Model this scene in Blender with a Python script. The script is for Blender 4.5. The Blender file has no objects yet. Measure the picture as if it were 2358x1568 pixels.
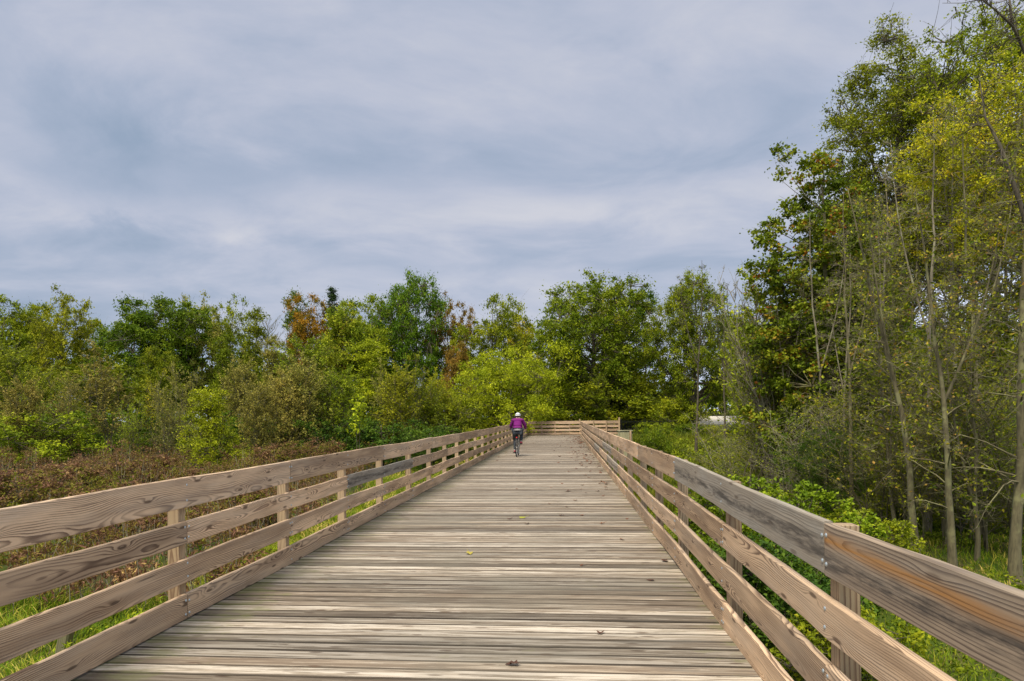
import bpy, math, random
import numpy as np
from mathutils import Vector, Matrix

# ------------------------------------------------------------------ camera, world, sun, exposure
scn = bpy.context.scene
COL = scn.collection
F_PX, W_PX = 1504.0, 2357.0          # focal length and picture width in the same pixels
YAW, ROLL, EYE = 0.0807, 0.0104, 1.5
cam_data = bpy.data.cameras.new('camera')
cam = bpy.data.objects.new('camera', cam_data)
COL.objects.link(cam)
scn.camera = cam
cam_data.sensor_width = 36.0
cam_data.lens = F_PX / W_PX * 36.0
cam_data.shift_y = 176.6 / W_PX
cam_data.clip_start = 0.05
cam_data.clip_end = 3000.0
cam_data.dof.use_dof = False
cam_data.dof.focus_distance = 14.0
cam_data.dof.aperture_fstop = 4.5
cam.location = (0, 0, EYE)
cam.rotation_euler = (Matrix.Rotation(YAW, 3, 'Z') @ Matrix.Rotation(math.radians(90), 3, 'X') @ Matrix.Rotation(-ROLL, 3, 'Z')).to_euler()

scn.view_settings.view_transform = 'Standard'
scn.view_settings.look = 'None'
scn.view_settings.gamma = 1.0
scn.view_settings.exposure = 0.0
scn.cycles.use_denoising = True
scn.cycles.max_bounces = 7
scn.cycles.diffuse_bounces = 2
scn.cycles.transmission_bounces = 3
scn.cycles.sample_clamp_indirect = 6.0

SUN_EL, SUN_AZ = math.radians(58), math.radians(204)     # azimuth measured clockwise from +Y


class G:
    """small helper to write node graphs"""
    def __init__(self, nt):
        self.nt = nt
        nt.nodes.clear()

    def n(self, typ, ins=None, **props):
        nd = self.nt.nodes.new(typ)
        for k, v in props.items():
            setattr(nd, k, v)
        for k, v in (ins or {}).items():
            s = nd.inputs[k]
            if isinstance(v, bpy.types.NodeSocket):
                self.nt.links.new(v, s)
            else:
                s.default_value = v
        return nd

    def m(self, op, a, b=None, c=None, clamp=False):
        ins = {0: a}
        if b is not None:
            ins[1] = b
        if c is not None:
            ins[2] = c
        return self.n('ShaderNodeMath', ins, operation=op, use_clamp=clamp).outputs[0]

    def xyz(self, x, y, z):
        return self.n('ShaderNodeCombineXYZ', {0: x, 1: y, 2: z}).outputs[0]

    def sep(self, v):
        o = self.n('ShaderNodeSeparateXYZ', {0: v}).outputs
        return o[0], o[1], o[2]

    def noise(self, vec, scale=1.0, detail=3.0, rough=0.5, dist=0.0):
        return self.n('ShaderNodeTexNoise', {'Vector': vec, 'Scale': scale, 'Detail': detail, 'Roughness': rough, 'Distortion': dist}).outputs[0]

    def smooth(self, x, a, b):
        nd = self.n('ShaderNodeMapRange', {0: x, 1: a, 2: b, 3: 0.0, 4: 1.0}, interpolation_type='SMOOTHSTEP')
        return nd.outputs[0]

    def ramp(self, x, stops):
        nd = self.n('ShaderNodeValToRGB', {0: x})
        cr = nd.color_ramp
        while len(cr.elements) < len(stops):
            cr.elements.new(0.5)
        for e, (p, c) in zip(cr.elements, stops):
            e.position = p
            e.color = (c[0], c[1], c[2], 1)
        return nd.outputs[0]

    def mix(self, f, a, b, mode='MIX'):
        nd = self.n('ShaderNodeMix', data_type='RGBA', blend_type=mode)
        for i, v in ((0, f), (6, a), (7, b)):
            if isinstance(v, bpy.types.NodeSocket):
                self.nt.links.new(v, nd.inputs[i])
            elif i == 0:
                nd.inputs[0].default_value = v
            else:
                nd.inputs[i].default_value = (v[0], v[1], v[2], 1)
        return nd.outputs[2]

    def attr(self, name):
        return self.n('ShaderNodeAttribute', attribute_name=name)


world = bpy.data.worlds.new('World')
scn.world = world
world.use_nodes = True
g = G(world.node_tree)
sky = g.n('ShaderNodeTexSky', sky_type='NISHITA', sun_disc=False, sun_elevation=SUN_EL, sun_rotation=SUN_AZ, air_density=1.0, dust_density=2.0)
tc = g.n('ShaderNodeTexCoord').outputs['Generated']
dx, dy, dz = g.sep(tc)
zc = g.m('MAXIMUM', dz, 0.0)
den = g.m('ADD', zc, 0.16)
cu = g.m('DIVIDE', dx, den)
cv = g.m('DIVIDE', dy, den)
warp = g.noise(g.xyz(g.m('MULTIPLY', cu, 0.7), g.m('MULTIPLY', cv, 0.7), 4.2), 1.0, 3, 0.5)
wv = g.m('MULTIPLY', g.m('SUBTRACT', warp, 0.5), 1.6)
c1 = g.noise(g.xyz(g.m('ADD', g.m('MULTIPLY', cu, 0.75), wv), g.m('ADD', g.m('MULTIPLY', cv, 1.05), wv), 1.7), 1.0, 6, 0.52)
c2 = g.noise(g.xyz(g.m('ADD', g.m('MULTIPLY', cu, 2.2), wv), g.m('ADD', g.m('MULTIPLY', cv, 2.7), wv), 9.1), 1.0, 7, 0.60, 0.25)
cl = g.m('ADD', g.m('MULTIPLY', c1, 0.62), g.m('MULTIPLY', c2, 0.38))
ta = g.m('DIVIDE', dx, g.m('MAXIMUM', dy, 0.05))
for (a0, e0, sa, se, amp) in ((-0.86, 0.40, 0.22, 0.07, -0.075), (-0.42, 0.345, 0.24, 0.035, -0.085), (-0.62, 0.265, 0.30, 0.028, 0.085), (0.10, 0.50, 0.30, 0.05, 0.045), (0.05, 0.245, 0.40, 0.03, -0.035), (-0.35, 0.56, 0.30, 0.08, 0.035), (0.0, 0.30, 0.3, 0.03, 0.03)):
    qa = g.m('DIVIDE', g.m('ADD', g.m('SUBTRACT', ta, a0), g.m('MULTIPLY', wv, 0.35)), sa)
    qe = g.m('DIVIDE', g.m('ADD', g.m('SUBTRACT', dz, e0), g.m('MULTIPLY', g.m('SUBTRACT', c2, 0.5), 0.12)), se)
    qq = g.m('EXPONENT', g.m('MULTIPLY', g.m('ADD', g.m('MULTIPLY', qa, qa), g.m('MULTIPLY', qe, qe)), -1.0))
    cl = g.m('ADD', cl, g.m('MULTIPLY', g.m('MULTIPLY', qq, amp), g.m('ADD', 0.6, g.m('MULTIPLY', c2, 0.8))))
ccol = g.ramp(cl, [(0.36, (0.325, 0.410, 0.545)), (0.46, (0.425, 0.490, 0.625)), (0.54, (0.525, 0.565, 0.685)), (0.66, (0.665, 0.675, 0.745))])
# sky brightness added: overhead for extra light, and low down on the far right
over = g.m('MULTIPLY', g.smooth(dz, 0.58, 0.9), 1.5)
azr = g.smooth(g.m('DIVIDE', dx, g.m('MAXIMUM', dy, 0.05)), 0.36, 0.52)
low = g.m('MULTIPLY', g.m('SUBTRACT', 1.0, g.smooth(dz, 0.32, 0.45)), azr)
low2 = g.m('SUBTRACT', 1.0, g.smooth(dz, 0.05, 0.115))
br = g.m('ADD', 1.0, g.m('ADD', over, g.m('MULTIPLY', g.m('MAXIMUM', low, g.m('MULTIPLY', low2, 0.8)), 1.1)))
cloud = g.mix(1.0, ccol, g.xyz(g.m('MULTIPLY', br, g.m('ADD', 1.0, g.m('MULTIPLY', over, 0.08))), br, g.m('MULTIPLY', br, g.m('SUBTRACT', 1.0, g.m('MULTIPLY', over, 0.13)))), 'MULTIPLY')
skc = g.mix(1.0, sky.outputs[0], (0.10, 0.10, 0.10), 'MULTIPLY')
fin = g.mix(0.90, skc, cloud)
bg = g.n('ShaderNodeBackground', {0: fin, 1: 1.0})
g.nt.links.new(bg.outputs[0], g.n('ShaderNodeOutputWorld').inputs[0])

sun_data = bpy.data.lights.new('sun', 'SUN')
sun = bpy.data.objects.new('sun', sun_data)
COL.objects.link(sun)
sun_data.energy = 3.9
sun_data.angle = math.radians(20)
sun_data.color = (1.0, 0.90, 0.73)
sd = Vector((math.sin(SUN_AZ) * math.cos(SUN_EL), math.cos(SUN_AZ) * math.cos(SUN_EL), math.sin(SUN_EL)))
sun.rotation_euler = sd.to_track_quat('Z', 'Y').to_euler()

# ------------------------------------------------------------------ helpers
CY, SY = math.cos(YAW), math.sin(YAW)


def spot(px, d):
    """ground position seen in picture column px at depth d"""
    xc = (px - 1178.5) / F_PX * d
    return xc * CY - d * SY, xc * SY + d * CY


def height(px, py, d):
    """world height of a point at column px, row py and depth d"""
    v = (py - 960.6) + (px - 1178.5) * ROLL
    return EYE - v / F_PX * d


def tag(o, label=None, cat=None, group=None, kind=None):
    if label: o['label'] = label
    if cat: o['category'] = cat
    if group: o['group'] = group
    if kind: o['kind'] = kind
    return o


def link(name, me, parent=None):
    o = bpy.data.objects.new(name, me)
    COL.objects.link(o)
    if parent is not None:
        o.parent = parent
    return o


def empty(name, loc=(0, 0, 0), rz=0.0):
    o = link(name, None)
    o.location = loc
    o.rotation_euler = (0, 0, rz)
    return o


def mesh_np(name, V, Fq, mats, attrs=None, mi=None, smooth=False):
    """mesh from numpy arrays; Fq is (m,k); attrs: {name: (domain, type, array)}"""
    me = bpy.data.meshes.new(name)
    V = np.asarray(V, dtype=np.float32)
    Fq = np.asarray(Fq, dtype=np.int32)
    k = Fq.shape[1]
    me.vertices.add(len(V))
    me.vertices.foreach_set('co', V.ravel())
    me.loops.add(Fq.size)
    me.loops.foreach_set('vertex_index', Fq.ravel())
    me.polygons.add(len(Fq))
    me.polygons.foreach_set('loop_start', np.arange(0, Fq.size, k, dtype=np.int32))
    if mi is not None:
        me.polygons.foreach_set('material_index', np.asarray(mi, dtype=np.int32))
    me.polygons.foreach_set('use_smooth', np.full(len(Fq), smooth))
    for m in (mats if isinstance(mats, (list, tuple)) else [mats]):
        me.materials.append(m)
    for nm, (dom, typ, arr) in (attrs or {}).items():
        a = me.attributes.new(nm, typ, dom)
        a.data.foreach_set('vector' if typ == 'FLOAT_VECTOR' else 'value', np.asarray(arr, dtype=np.float32).ravel())
    me.update(calc_edges=True)
    me.validate()
    return me


def joined(parts):
    """join [(V,F)] with the same face size"""
    vs, fs, o = [], [], 0
    for V, F in parts:
        vs.append(np.asarray(V, dtype=np.float32)); fs.append(np.asarray(F, dtype=np.int32) + o); o += len(V)
    return np.concatenate(vs), np.concatenate(fs)


def tube(P, R, k=6, cap=True):
    """tapered tube along the points P with radii R -> V, F(quads)"""
    P = np.asarray(P, dtype=float); R = np.asarray(R, dtype=float) * np.ones(len(P))
    T = np.gradient(P, axis=0)
    T /= np.linalg.norm(T, axis=1)[:, None] + 1e-9
    ref = np.array([0.0, 0.0, 1.0]) if abs(T[0][2]) < 0.9 else np.array([1.0, 0.0, 0.0])
    A = np.cross(T, ref); A /= np.linalg.norm(A, axis=1)[:, None] + 1e-9
    B = np.cross(T, A)
    th = np.arange(k) / k * 2 * math.pi
    V = (P[:, None, :] + R[:, None, None] * (np.cos(th)[None, :, None] * A[:, None, :] + np.sin(th)[None, :, None] * B[:, None, :])).reshape(-1, 3)
    n = len(P)
    i = np.arange(n - 1)[:, None] * k; j = np.arange(k)[None, :]; j2 = (j + 1) % k
    F = np.stack([i + j, i + j2, i + k + j2, i + k + j], axis=-1).reshape(-1, 4)
    if cap:
        V = np.concatenate([V, P[:1], P[-1:]])
        c0, c1 = n * k, n * k + 1
        e = (n - 1) * k
        caps = []
        for q in range(0, k, 2):
            a, b, c = q, (q + 1) % k, (q + 2) % k
            caps.append([c0, c, b, a]); caps.append([c1, e + a, e + b, e + c])
        F = np.concatenate([F, np.array(caps)])
    return V, F


def sticks(P0, P1, r0, r1, rng=None, bend=0.0, k=3):
    """many thin straight or once-bent twigs at once"""
    P0 = np.asarray(P0, float); P1 = np.asarray(P1, float); n = len(P0)
    if n == 0:
        return np.zeros((0, 3)), np.zeros((0, 4), int)
    mid = (P0 + P1) / 2
    if bend and rng is not None:
        L = np.linalg.norm(P1 - P0, axis=1)[:, None]
        mid = mid + rng.normal(size=(n, 3)) * L * bend
    D = P1 - P0; D /= np.linalg.norm(D, axis=1)[:, None] + 1e-9
    ref = np.where(np.abs(D[:, 2:3]) < 0.9, np.array([[0, 0, 1.0]]), np.array([[1.0, 0, 0]]))
    A = np.cross(D, ref); A /= np.linalg.norm(A, axis=1)[:, None] + 1e-9
    B = np.cross(D, A)
    r0 = np.ones(n) * r0; r1 = np.ones(n) * r1; rm = (r0 + r1) / 2
    rings = []
    for Pp, rr in ((P0, r0), (mid, rm), (P1, r1)):
        for q in range(k):
            t = q / k * 2 * math.pi
            rings.append(Pp + rr[:, None] * (math.cos(t) * A + math.sin(t) * B))
    V = np.stack(rings, axis=1).reshape(-1, 3)
    base = np.arange(n)[:, None] * (3 * k)
    f = []
    for s in range(2):
        for q in range(k):
            f.append([s * k + q, s * k + (q + 1) % k, (s + 1) * k + (q + 1) % k, (s + 1) * k + q])
    F = (base[:, :, None] + np.array(f)[None]).reshape(-1, 4)
    return V, F


def leaf_quads(C, L, Wd, rng, flat=0.0, droop=0.0):
    """one rhombic leaf per centre, random orientation"""
    n = len(C)
    a = rng.normal(size=(n, 3)); a[:, 2] = a[:, 2] * (1 - flat * 0.6) - droop
    a /= np.linalg.norm(a, axis=1)[:, None] + 1e-9
    b = rng.normal(size=(n, 3)); b[:, 2] *= (1 - flat)
    b -= (b * a).sum(1)[:, None] * a
    b /= np.linalg.norm(b, axis=1)[:, None] + 1e-9
    nn = np.cross(a, b)
    s = rng.uniform(0.6, 1.25, n)[:, None]
    a = a * L * s / 2; b = b * Wd * s / 2; nn = nn * L * s * 0.12
    V = np.stack([C - a, C - b * 1.0 + nn + a * 0.15, C + a, C + b + nn + a * 0.15], axis=1).reshape(-1, 3)
    F = np.arange(4 * n).reshape(n, 4)
    return V, F


# ------------------------------------------------------------------ materials
def new_mat(name):
    m = bpy.data.materials.new(name)
    m.use_nodes = True
    return m, G(m.node_tree)


def finish(g, shader, bump=None):
    g.nt.links.new(shader, g.n('ShaderNodeOutputMaterial').inputs[0])


def plain(name, col, rough=0.6, metal=0.0, var=0.15, scale=8.0):
    m, g = new_mat(name)
    tc = g.n('ShaderNodeTexCoord').outputs['Object']
    nz = g.noise(tc, scale, 4, 0.6)
    f = g.m('ADD', 1 - var, g.m('MULTIPLY', nz, 2 * var))
    c = g.mix(1.0, col, g.xyz(f, f, f), 'MULTIPLY')
    b = g.n('ShaderNodeBsdfPrincipled', {'Base Color': c, 'Roughness': rough, 'Metallic': metal})
    finish(g, b.outputs[0])
    return m


def wood(name, early, late, grey, freq=75.0, grey_amt=0.35, knots=1.0, streak=0.0, stain=None, dark_band=None, moss=False, tone=0.35, jit=0.36):
    m, g = new_mat(name)
    u, v, w = g.sep(g.attr('wc').outputs['Vector'])
    a, b, c = g.sep(g.attr('ws').outputs['Vector'])
    us = g.m('ADD', u, g.m('MULTIPLY', a, 53.0))
    bs = g.m('MULTIPLY', b, 23.0)
    n1 = g.m('SUBTRACT', g.noise(g.xyz(g.m('MULTIPLY', us, 0.8), bs, 0.0), 1, 1), 0.5)
    n2 = g.m('SUBTRACT', g.noise(g.xyz(g.m('MULTIPLY', us, 0.9), bs, 7.0), 1, 2), 0.5)
    yy = g.m('ADD', g.m('ADD', v, g.m('MULTIPLY', g.m('SUBTRACT', a, 0.5), 0.20)), g.m('MULTIPLY', n1, 0.12))
    zz = g.m('ADD', g.m('ADD', w, g.m('MULTIPLY', c, 0.07)), g.m('MULTIPLY', n2, 0.16))
    vo = g.n('ShaderNodeTexVoronoi', {'Vector': g.xyz(g.m('MULTIPLY', us, 1.7), g.m('ADD', g.m('MULTIPLY', v, 7.5), bs), 0.0), 'Scale': 1.0}, voronoi_dimensions='2D')
    dist = vo.outputs['Distance']
    on = g.m('GREATER_THAN', g.sep(vo.outputs['Color'])[0], 0.40)
    kb = g.m('MULTIPLY', g.m('EXPONENT', g.m('MULTIPLY', g.m('MULTIPLY', dist, dist), -26.0)), on)
    fine = g.m('MULTIPLY', g.m('SUBTRACT', g.noise(g.xyz(g.m('MULTIPLY', us, 3.5), g.m('MULTIPLY', v, 30.0), bs), 1, 3), 0.5), 0.010)
    r = g.m('SQRT', g.m('ADD', g.m('MULTIPLY', yy, yy), g.m('MULTIPLY', zz, zz)))
    r = g.m('ADD', g.m('ADD', r, fine), g.m('MULTIPLY', kb, 0.030 * knots))
    vf = g.m('ADD', r, g.m('MULTIPLY', g.noise(g.xyz(g.m('MULTIPLY', r, 22.0), bs, a), 1, 2), 0.02))
    ph = g.m('FRACT', g.m('MULTIPLY', vf, freq))
    late_f = g.m('MULTIPLY', g.smooth(ph, 0.35, 0.86), g.m('SUBTRACT', 1.0, g.smooth(ph, 0.90, 1.0)))
    amp = g.noise(g.xyz(g.m('MULTIPLY', us, 1.3), g.m('MULTIPLY', v, 9.0), bs), 1, 3)
    late_f = g.m('MULTIPLY', late_f, g.smooth(amp, 0.25, 0.6))
    col = g.mix(g.m('MULTIPLY', late_f, 0.95), early, late)
    # broad heartwood tone
    tn = g.smooth(g.noise(g.xyz(g.m('MULTIPLY', us, 0.9), g.m('MULTIPLY', v, 11.0), g.m('ADD', bs, 5.0)), 1, 2), 0.42, 0.68)
    col = g.mix(g.m('MULTIPLY', tn, tone), col, late)
    # weathering to grey
    gn = g.smooth(g.noise(g.xyz(g.m('MULTIPLY', us, 1.1), g.m('MULTIPLY', v, 6.0), g.m('ADD', bs, 11.0)), 1, 4, 0.6), 0.40, 0.72)
    gm = g.m('MULTIPLY', g.m('ADD', g.m('MULTIPLY', gn, 0.6), g.m('MULTIPLY', c, 0.4)), grey_amt)
    gd = g.noise(g.xyz(g.m('MULTIPLY', us, 5.0), g.m('MULTIPLY', v, 70.0), bs), 1, 4, 0.65)
    gcol = g.ramp(gd, [(0.3, tuple(x * 0.55 for x in grey)), (0.65, grey)])
    col = g.mix(gm, col, gcol)
    if streak:
        lift = g.m('MULTIPLY', g.m('SUBTRACT', c, 0.5), 0.15)
        sn = g.m('ADD', g.noise(g.xyz(g.m('MULTIPLY', us, 1.5), g.m('MULTIPLY', v, 34.0), g.m('ADD', bs, 3.0)), 1, 8, 0.72, 0.6), lift)
        sb = g.smooth(sn, 0.515, 0.585)
        sdk = g.m('SUBTRACT', 1.0, g.smooth(sn, 0.40, 0.46))
        col = g.mix(g.m('MULTIPLY', sb, streak), col, (0.54, 0.480, 0.405))
        col = g.mix(g.m('MULTIPLY', sdk, streak * 0.9), col, (0.125, 0.090, 0.062))
        s3 = g.noise(g.xyz(g.m('MULTIPLY', us, 1.6), g.m('MULTIPLY', v, 80.0), g.m('ADD', bs, 8.0)), 1, 4, 0.6)
        col = g.mix(g.m('MULTIPLY', g.smooth(s3, 0.55, 0.68), 0.6), col, (0.15, 0.11, 0.075))
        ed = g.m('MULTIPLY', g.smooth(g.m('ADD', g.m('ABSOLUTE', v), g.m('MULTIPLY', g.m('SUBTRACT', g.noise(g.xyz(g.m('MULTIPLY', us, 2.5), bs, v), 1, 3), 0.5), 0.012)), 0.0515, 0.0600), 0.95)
        col = g.mix(ed, col, (0.055, 0.042, 0.030))  # plank edges painted dark, standing in for shade in the gaps
        dn = g.smooth(g.noise(g.xyz(g.m('MULTIPLY', us, 0.8), g.m('MULTIPLY', v, 6.0), g.m('ADD', bs, 17.0)), 1, 4, 0.6), 0.55, 0.75)
        col = g.mix(g.m('MULTIPLY', dn, 0.8), col, (0.13, 0.120, 0.105))
    # knot cores
    kc = g.m('MULTIPLY', g.m('SUBTRACT', 1.0, g.smooth(dist, 0.045, 0.105)), on)
    col = g.mix(g.m('MULTIPLY', kc, 0.8 * knots), col, (0.09, 0.055, 0.035))
    # cracks along the grain
    cr = g.noise(g.xyz(g.m('MULTIPLY', us, 1.6), g.m('MULTIPLY', v, 90.0), g.m('ADD', bs, 31.0)), 1, 2)
    col = g.mix(g.m('MULTIPLY', g.smooth(cr, 0.70, 0.76), 0.7), col, (0.06, 0.045, 0.035))
    # end-to-end value jitter per board
    jv = g.m('ADD', 1.0 - jit / 2, g.m('MULTIPLY', g.m('FRACT', g.m('MULTIPLY', a, 7.31)), jit))
    col = g.mix(1.0, col, g.xyz(jv, jv, g.m('MULTIPLY', jv, 0.98)), 'MULTIPLY')
    if stain:
        un = g.noise(g.xyz(g.m('MULTIPLY', u, 2.0), g.m('MULTIPLY', v, 12.0), 2.0), 1, 3)
        cen = g.m('ADD', g.m('SUBTRACT', 0.050, g.m('MULTIPLY', g.m('SUBTRACT', 3.66, u), 0.022)), g.m('MULTIPLY', g.m('SUBTRACT', un, 0.5), 0.03))
        band = g.m('ABSOLUTE', g.m('SUBTRACT', v, cen))
        bf = g.m('SUBTRACT', 1.0, g.smooth(band, 0.004, 0.044))
        bl = g.m('MULTIPLY', g.smooth(u, 2.0, 2.9), g.m('ADD', 0.55, g.m('MULTIPLY', g.smooth(g.noise(g.xyz(g.m('MULTIPLY', u, 2.5), g.m('MULTIPLY', v, 60.0), 9.0), 1, 5, 0.65), 0.38, 0.62), 0.45)))
        col = g.mix(g.m('MULTIPLY', g.m('MULTIPLY', bf, bl), 0.88), col, g.mix(1.0, g.mix(0.45, col, (0.46, 0.36, 0.24)), (1.12, 0.66, 0.22), 'MULTIPLY'))
    if dark_band:
        un = g.noise(g.xyz(g.m('MULTIPLY', u, 1.6), g.m('MULTIPLY', v, 14.0), 5.0), 1, 5, 0.6)
        band = g.m('ABSOLUTE', g.m('ADD', v, g.m('ADD', dark_band, g.m('MULTIPLY', g.m('SUBTRACT', un, 0.5), 0.12))))
        bf = g.m('SUBTRACT', 1.0, g.smooth(band, 0.006, 0.065))
        bk = g.smooth(g.noise(g.xyz(g.m('MULTIPLY', u, 3.0), g.m('MULTIPLY', v, 22.0), 15.0), 1, 6, 0.7), 0.36, 0.60)
        col = g.mix(g.m('MULTIPLY', g.m('MULTIPLY', bf, bk), 0.85), col, (0.055, 0.048, 0.042))
    if moss:
        px, py, pz = g.sep(g.n('ShaderNodeNewGeometry').outputs['Position'])
        mn = g.noise(g.xyz(px, g.m('MULTIPLY', py, 2.5), 0.0), 3.0, 5, 0.65)
        e1 = g.m('SUBTRACT', 1.0, g.smooth(px, -2.85, -1.9))
        e2 = g.m('MULTIPLY', g.smooth(px, 0.7, 1.15), 0.7)
        mf = g.m('MULTIPLY', g.smooth(g.m('ADD', mn, g.m('MULTIPLY', g.m('ADD', e1, e2), 0.22)), 0.62, 0.80), 0.5)
        col = g.mix(mf, col, (0.16, 0.17, 0.05))
        dm = g.smooth(g.noise(g.xyz(g.m('MULTIPLY', px, 0.7), g.m('MULTIPLY', py, 0.8), 3.0), 1.0, 4, 0.6), 0.45, 0.75)
        near = g.m('SUBTRACT', 1.0, g.smooth(py, 6.0, 22.0))
        col = g.mix(g.m('MULTIPLY', g.m('MULTIPLY', dm, near), 0.55), col, (0.19, 0.17, 0.13))
    hgt = g.m('ADD', g.m('MULTIPLY', late_f, 0.6), g.m('MULTIPLY', gd, 0.5))
    bp = g.n('ShaderNodeBump', {'Strength': 0.45, 'Distance': 0.003, 'Height': hgt})
    bs_ = g.n('ShaderNodeBsdfPrincipled', {'Base Color': col, 'Roughness': 0.78, 'Normal': bp.outputs[0]})
    bs_.inputs['Specular IOR Level'].default_value = 0.3
    finish(g, bs_.outputs[0])
    return m


M_RAIL = wood('rail_wood', (0.68, 0.475, 0.30), (0.115, 0.058, 0.029), (0.52, 0.45, 0.37), grey_amt=0.46, jit=0.5, freq=96.0, tone=0.45)
M_RAIL_DARK = wood('weathered_rail_wood', (0.42, 0.35, 0.265), (0.20, 0.16, 0.12), (0.40, 0.38, 0.34), grey_amt=0.85, dark_band=0.010, knots=0.7)
M_RAIL_STAIN = wood('stained_rail_wood', (0.38, 0.29, 0.205), (0.13, 0.09, 0.065), (0.36, 0.33, 0.29), grey_amt=0.6, stain=True, dark_band=0.035, knots=0.6)
M_POST = wood('post_wood', (0.48, 0.355, 0.215), (0.20, 0.12, 0.07), (0.42, 0.36, 0.30), freq=60, grey_amt=0.3, knots=0.5)
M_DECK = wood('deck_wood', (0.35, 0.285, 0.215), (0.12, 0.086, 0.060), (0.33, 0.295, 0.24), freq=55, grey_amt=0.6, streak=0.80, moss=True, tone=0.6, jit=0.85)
M_STUMP = wood('mossy_stump_wood', (0.20, 0.18, 0.09), (0.09, 0.085, 0.04), (0.24, 0.23, 0.14), freq=40, grey_amt=0.6, knots=0.2)
M_OLDWOOD = wood('mossy_old_wood', (0.46, 0.43, 0.26), (0.24, 0.23, 0.12), (0.52, 0.50, 0.35), freq=40, grey_amt=0.8, knots=0.2)


def foliage(name, stops, trans=0.24, hue=0.03, val=0.35):
    m, g = new_mat(name)
    f = g.attr('fr').outputs['Fac']
    oi = g.n('ShaderNodeObjectInfo').outputs['Random']
    stops = [(p, (c[0] * 1.95, c[1] * 1.95, c[2] * 1.1)) for p, c in stops]
    col = g.ramp(f, stops)
    hs = g.n('ShaderNodeHueSaturation', {'Color': col, 'Hue': g.m('ADD', 0.5 - hue / 2, g.m('MULTIPLY', oi, hue)), 'Saturation': 1.0,
                                         'Value': g.m('ADD', 1 - val / 2, g.m('MULTIPLY', g.m('FRACT', g.m('MULTIPLY', oi, 13.7)), val))}).outputs[0]
    d = g.n('ShaderNodeBsdfPrincipled', {'Base Color': hs, 'Roughness': 0.6})
    d.inputs['Specular IOR Level'].default_value = 0.15
    t = g.n('ShaderNodeBsdfTranslucent', {'Color': hs})
    mx = g.n('ShaderNodeMixShader', {0: trans, 1: d.outputs[0], 2: t.outputs[0]})
    finish(g, mx.outputs[0])
    return m


FOL = {
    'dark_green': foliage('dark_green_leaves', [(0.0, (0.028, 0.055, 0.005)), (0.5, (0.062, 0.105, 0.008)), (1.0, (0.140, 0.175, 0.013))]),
    'green': foliage('green_leaves', [(0.0, (0.045, 0.075, 0.006)), (0.5, (0.105, 0.145, 0.009)), (1.0, (0.22, 0.24, 0.016))]),
    'olive': foliage('olive_leaves', [(0.0, (0.045, 0.065, 0.006)), (0.5, (0.130, 0.158, 0.010)), (1.0, (0.285, 0.295, 0.022))]),
    'tan': foliage('tan_leaves', [(0.0, (0.080, 0.082, 0.022)), (0.5, (0.185, 0.172, 0.052)), (0.85, (0.27, 0.235, 0.085)), (1.0, (0.36, 0.27, 0.14))]),
    'yellow_green': foliage('yellow_green_leaves', [(0.0, (0.070, 0.100, 0.006)), (0.5, (0.165, 0.190, 0.010)), (1.0, (0.33, 0.34, 0.026))]),
    'lime': foliage('lime_leaves', [(0.0, (0.075, 0.110, 0.006)), (0.5, (0.20, 0.245, 0.012)), (1.0, (0.39, 0.42, 0.030))]),
    'yellow': foliage('yellow_leaves', [(0.0, (0.10, 0.12, 0.008)), (0.5, (0.24, 0.25, 0.014)), (0.85, (0.42, 0.37, 0.024)), (1.0, (0.42, 0.24, 0.04))]),
    'orange': foliage('orange_leaves', [(0.0, (0.060, 0.070, 0.008)), (0.45, (0.16, 0.095, 0.012)), (1.0, (0.34, 0.155, 0.020))]),
    'rust': foliage('rust_leaves', [(0.0, (0.065, 0.060, 0.012)), (0.5, (0.15, 0.095, 0.025)), (1.0, (0.26, 0.16, 0.05))]),
    'maple': foliage('turning_maple_leaves', [(0.0, (0.028, 0.050, 0.006)), (0.5, (0.080, 0.105, 0.010)), (0.78, (0.17, 0.19, 0.018)), (0.90, (0.17, 0.075, 0.020)), (1.0, (0.16, 0.030, 0.018))]),
    'mixed': foliage('mixed_autumn_leaves', [(0.0, (0.040, 0.062, 0.008)), (0.45, (0.130, 0.155, 0.012)), (0.88, (0.27, 0.26, 0.024)), (0.96, (0.26, 0.16, 0.05)), (1.0, (0.33, 0.20, 0.09))]),
    'spruce': foliage('spruce_needles', [(0.0, (0.018, 0.035, 0.022)), (0.5, (0.035, 0.060, 0.035)), (1.0, (0.07, 0.10, 0.055))]),
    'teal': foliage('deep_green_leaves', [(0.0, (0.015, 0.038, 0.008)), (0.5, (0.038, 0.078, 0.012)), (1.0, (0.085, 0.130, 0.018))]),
    'heath': foliage('faded_brown_leaves', [(0.0, (0.085, 0.105, 0.010)), (0.30, (0.115, 0.110, 0.020)), (0.42, (0.130, 0.088, 0.038)), (0.58, (0.085, 0.046, 0.040)), (0.78, (0.140, 0.070, 0.078)), (1.0, (0.32, 0.22, 0.13))], hue=0.0, val=0.1),
    'grass': foliage('grass_blades', [(0.0, (0.020, 0.038, 0.004)), (0.40, (0.07, 0.125, 0.006)), (0.62, (0.13, 0.16, 0.012)), (0.76, (0.22, 0.20, 0.045)), (1.0, (0.42, 0.32, 0.16))], hue=0.0, val=0.1),
    'bank_grass': foliage('bank_grass_blades', [(0.0, (0.030, 0.045, 0.006)), (0.5, (0.085, 0.105, 0.010)), (0.8, (0.14, 0.14, 0.022)), (1.0, (0.24, 0.19, 0.07))], hue=0.0, val=0.1),
}


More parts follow.
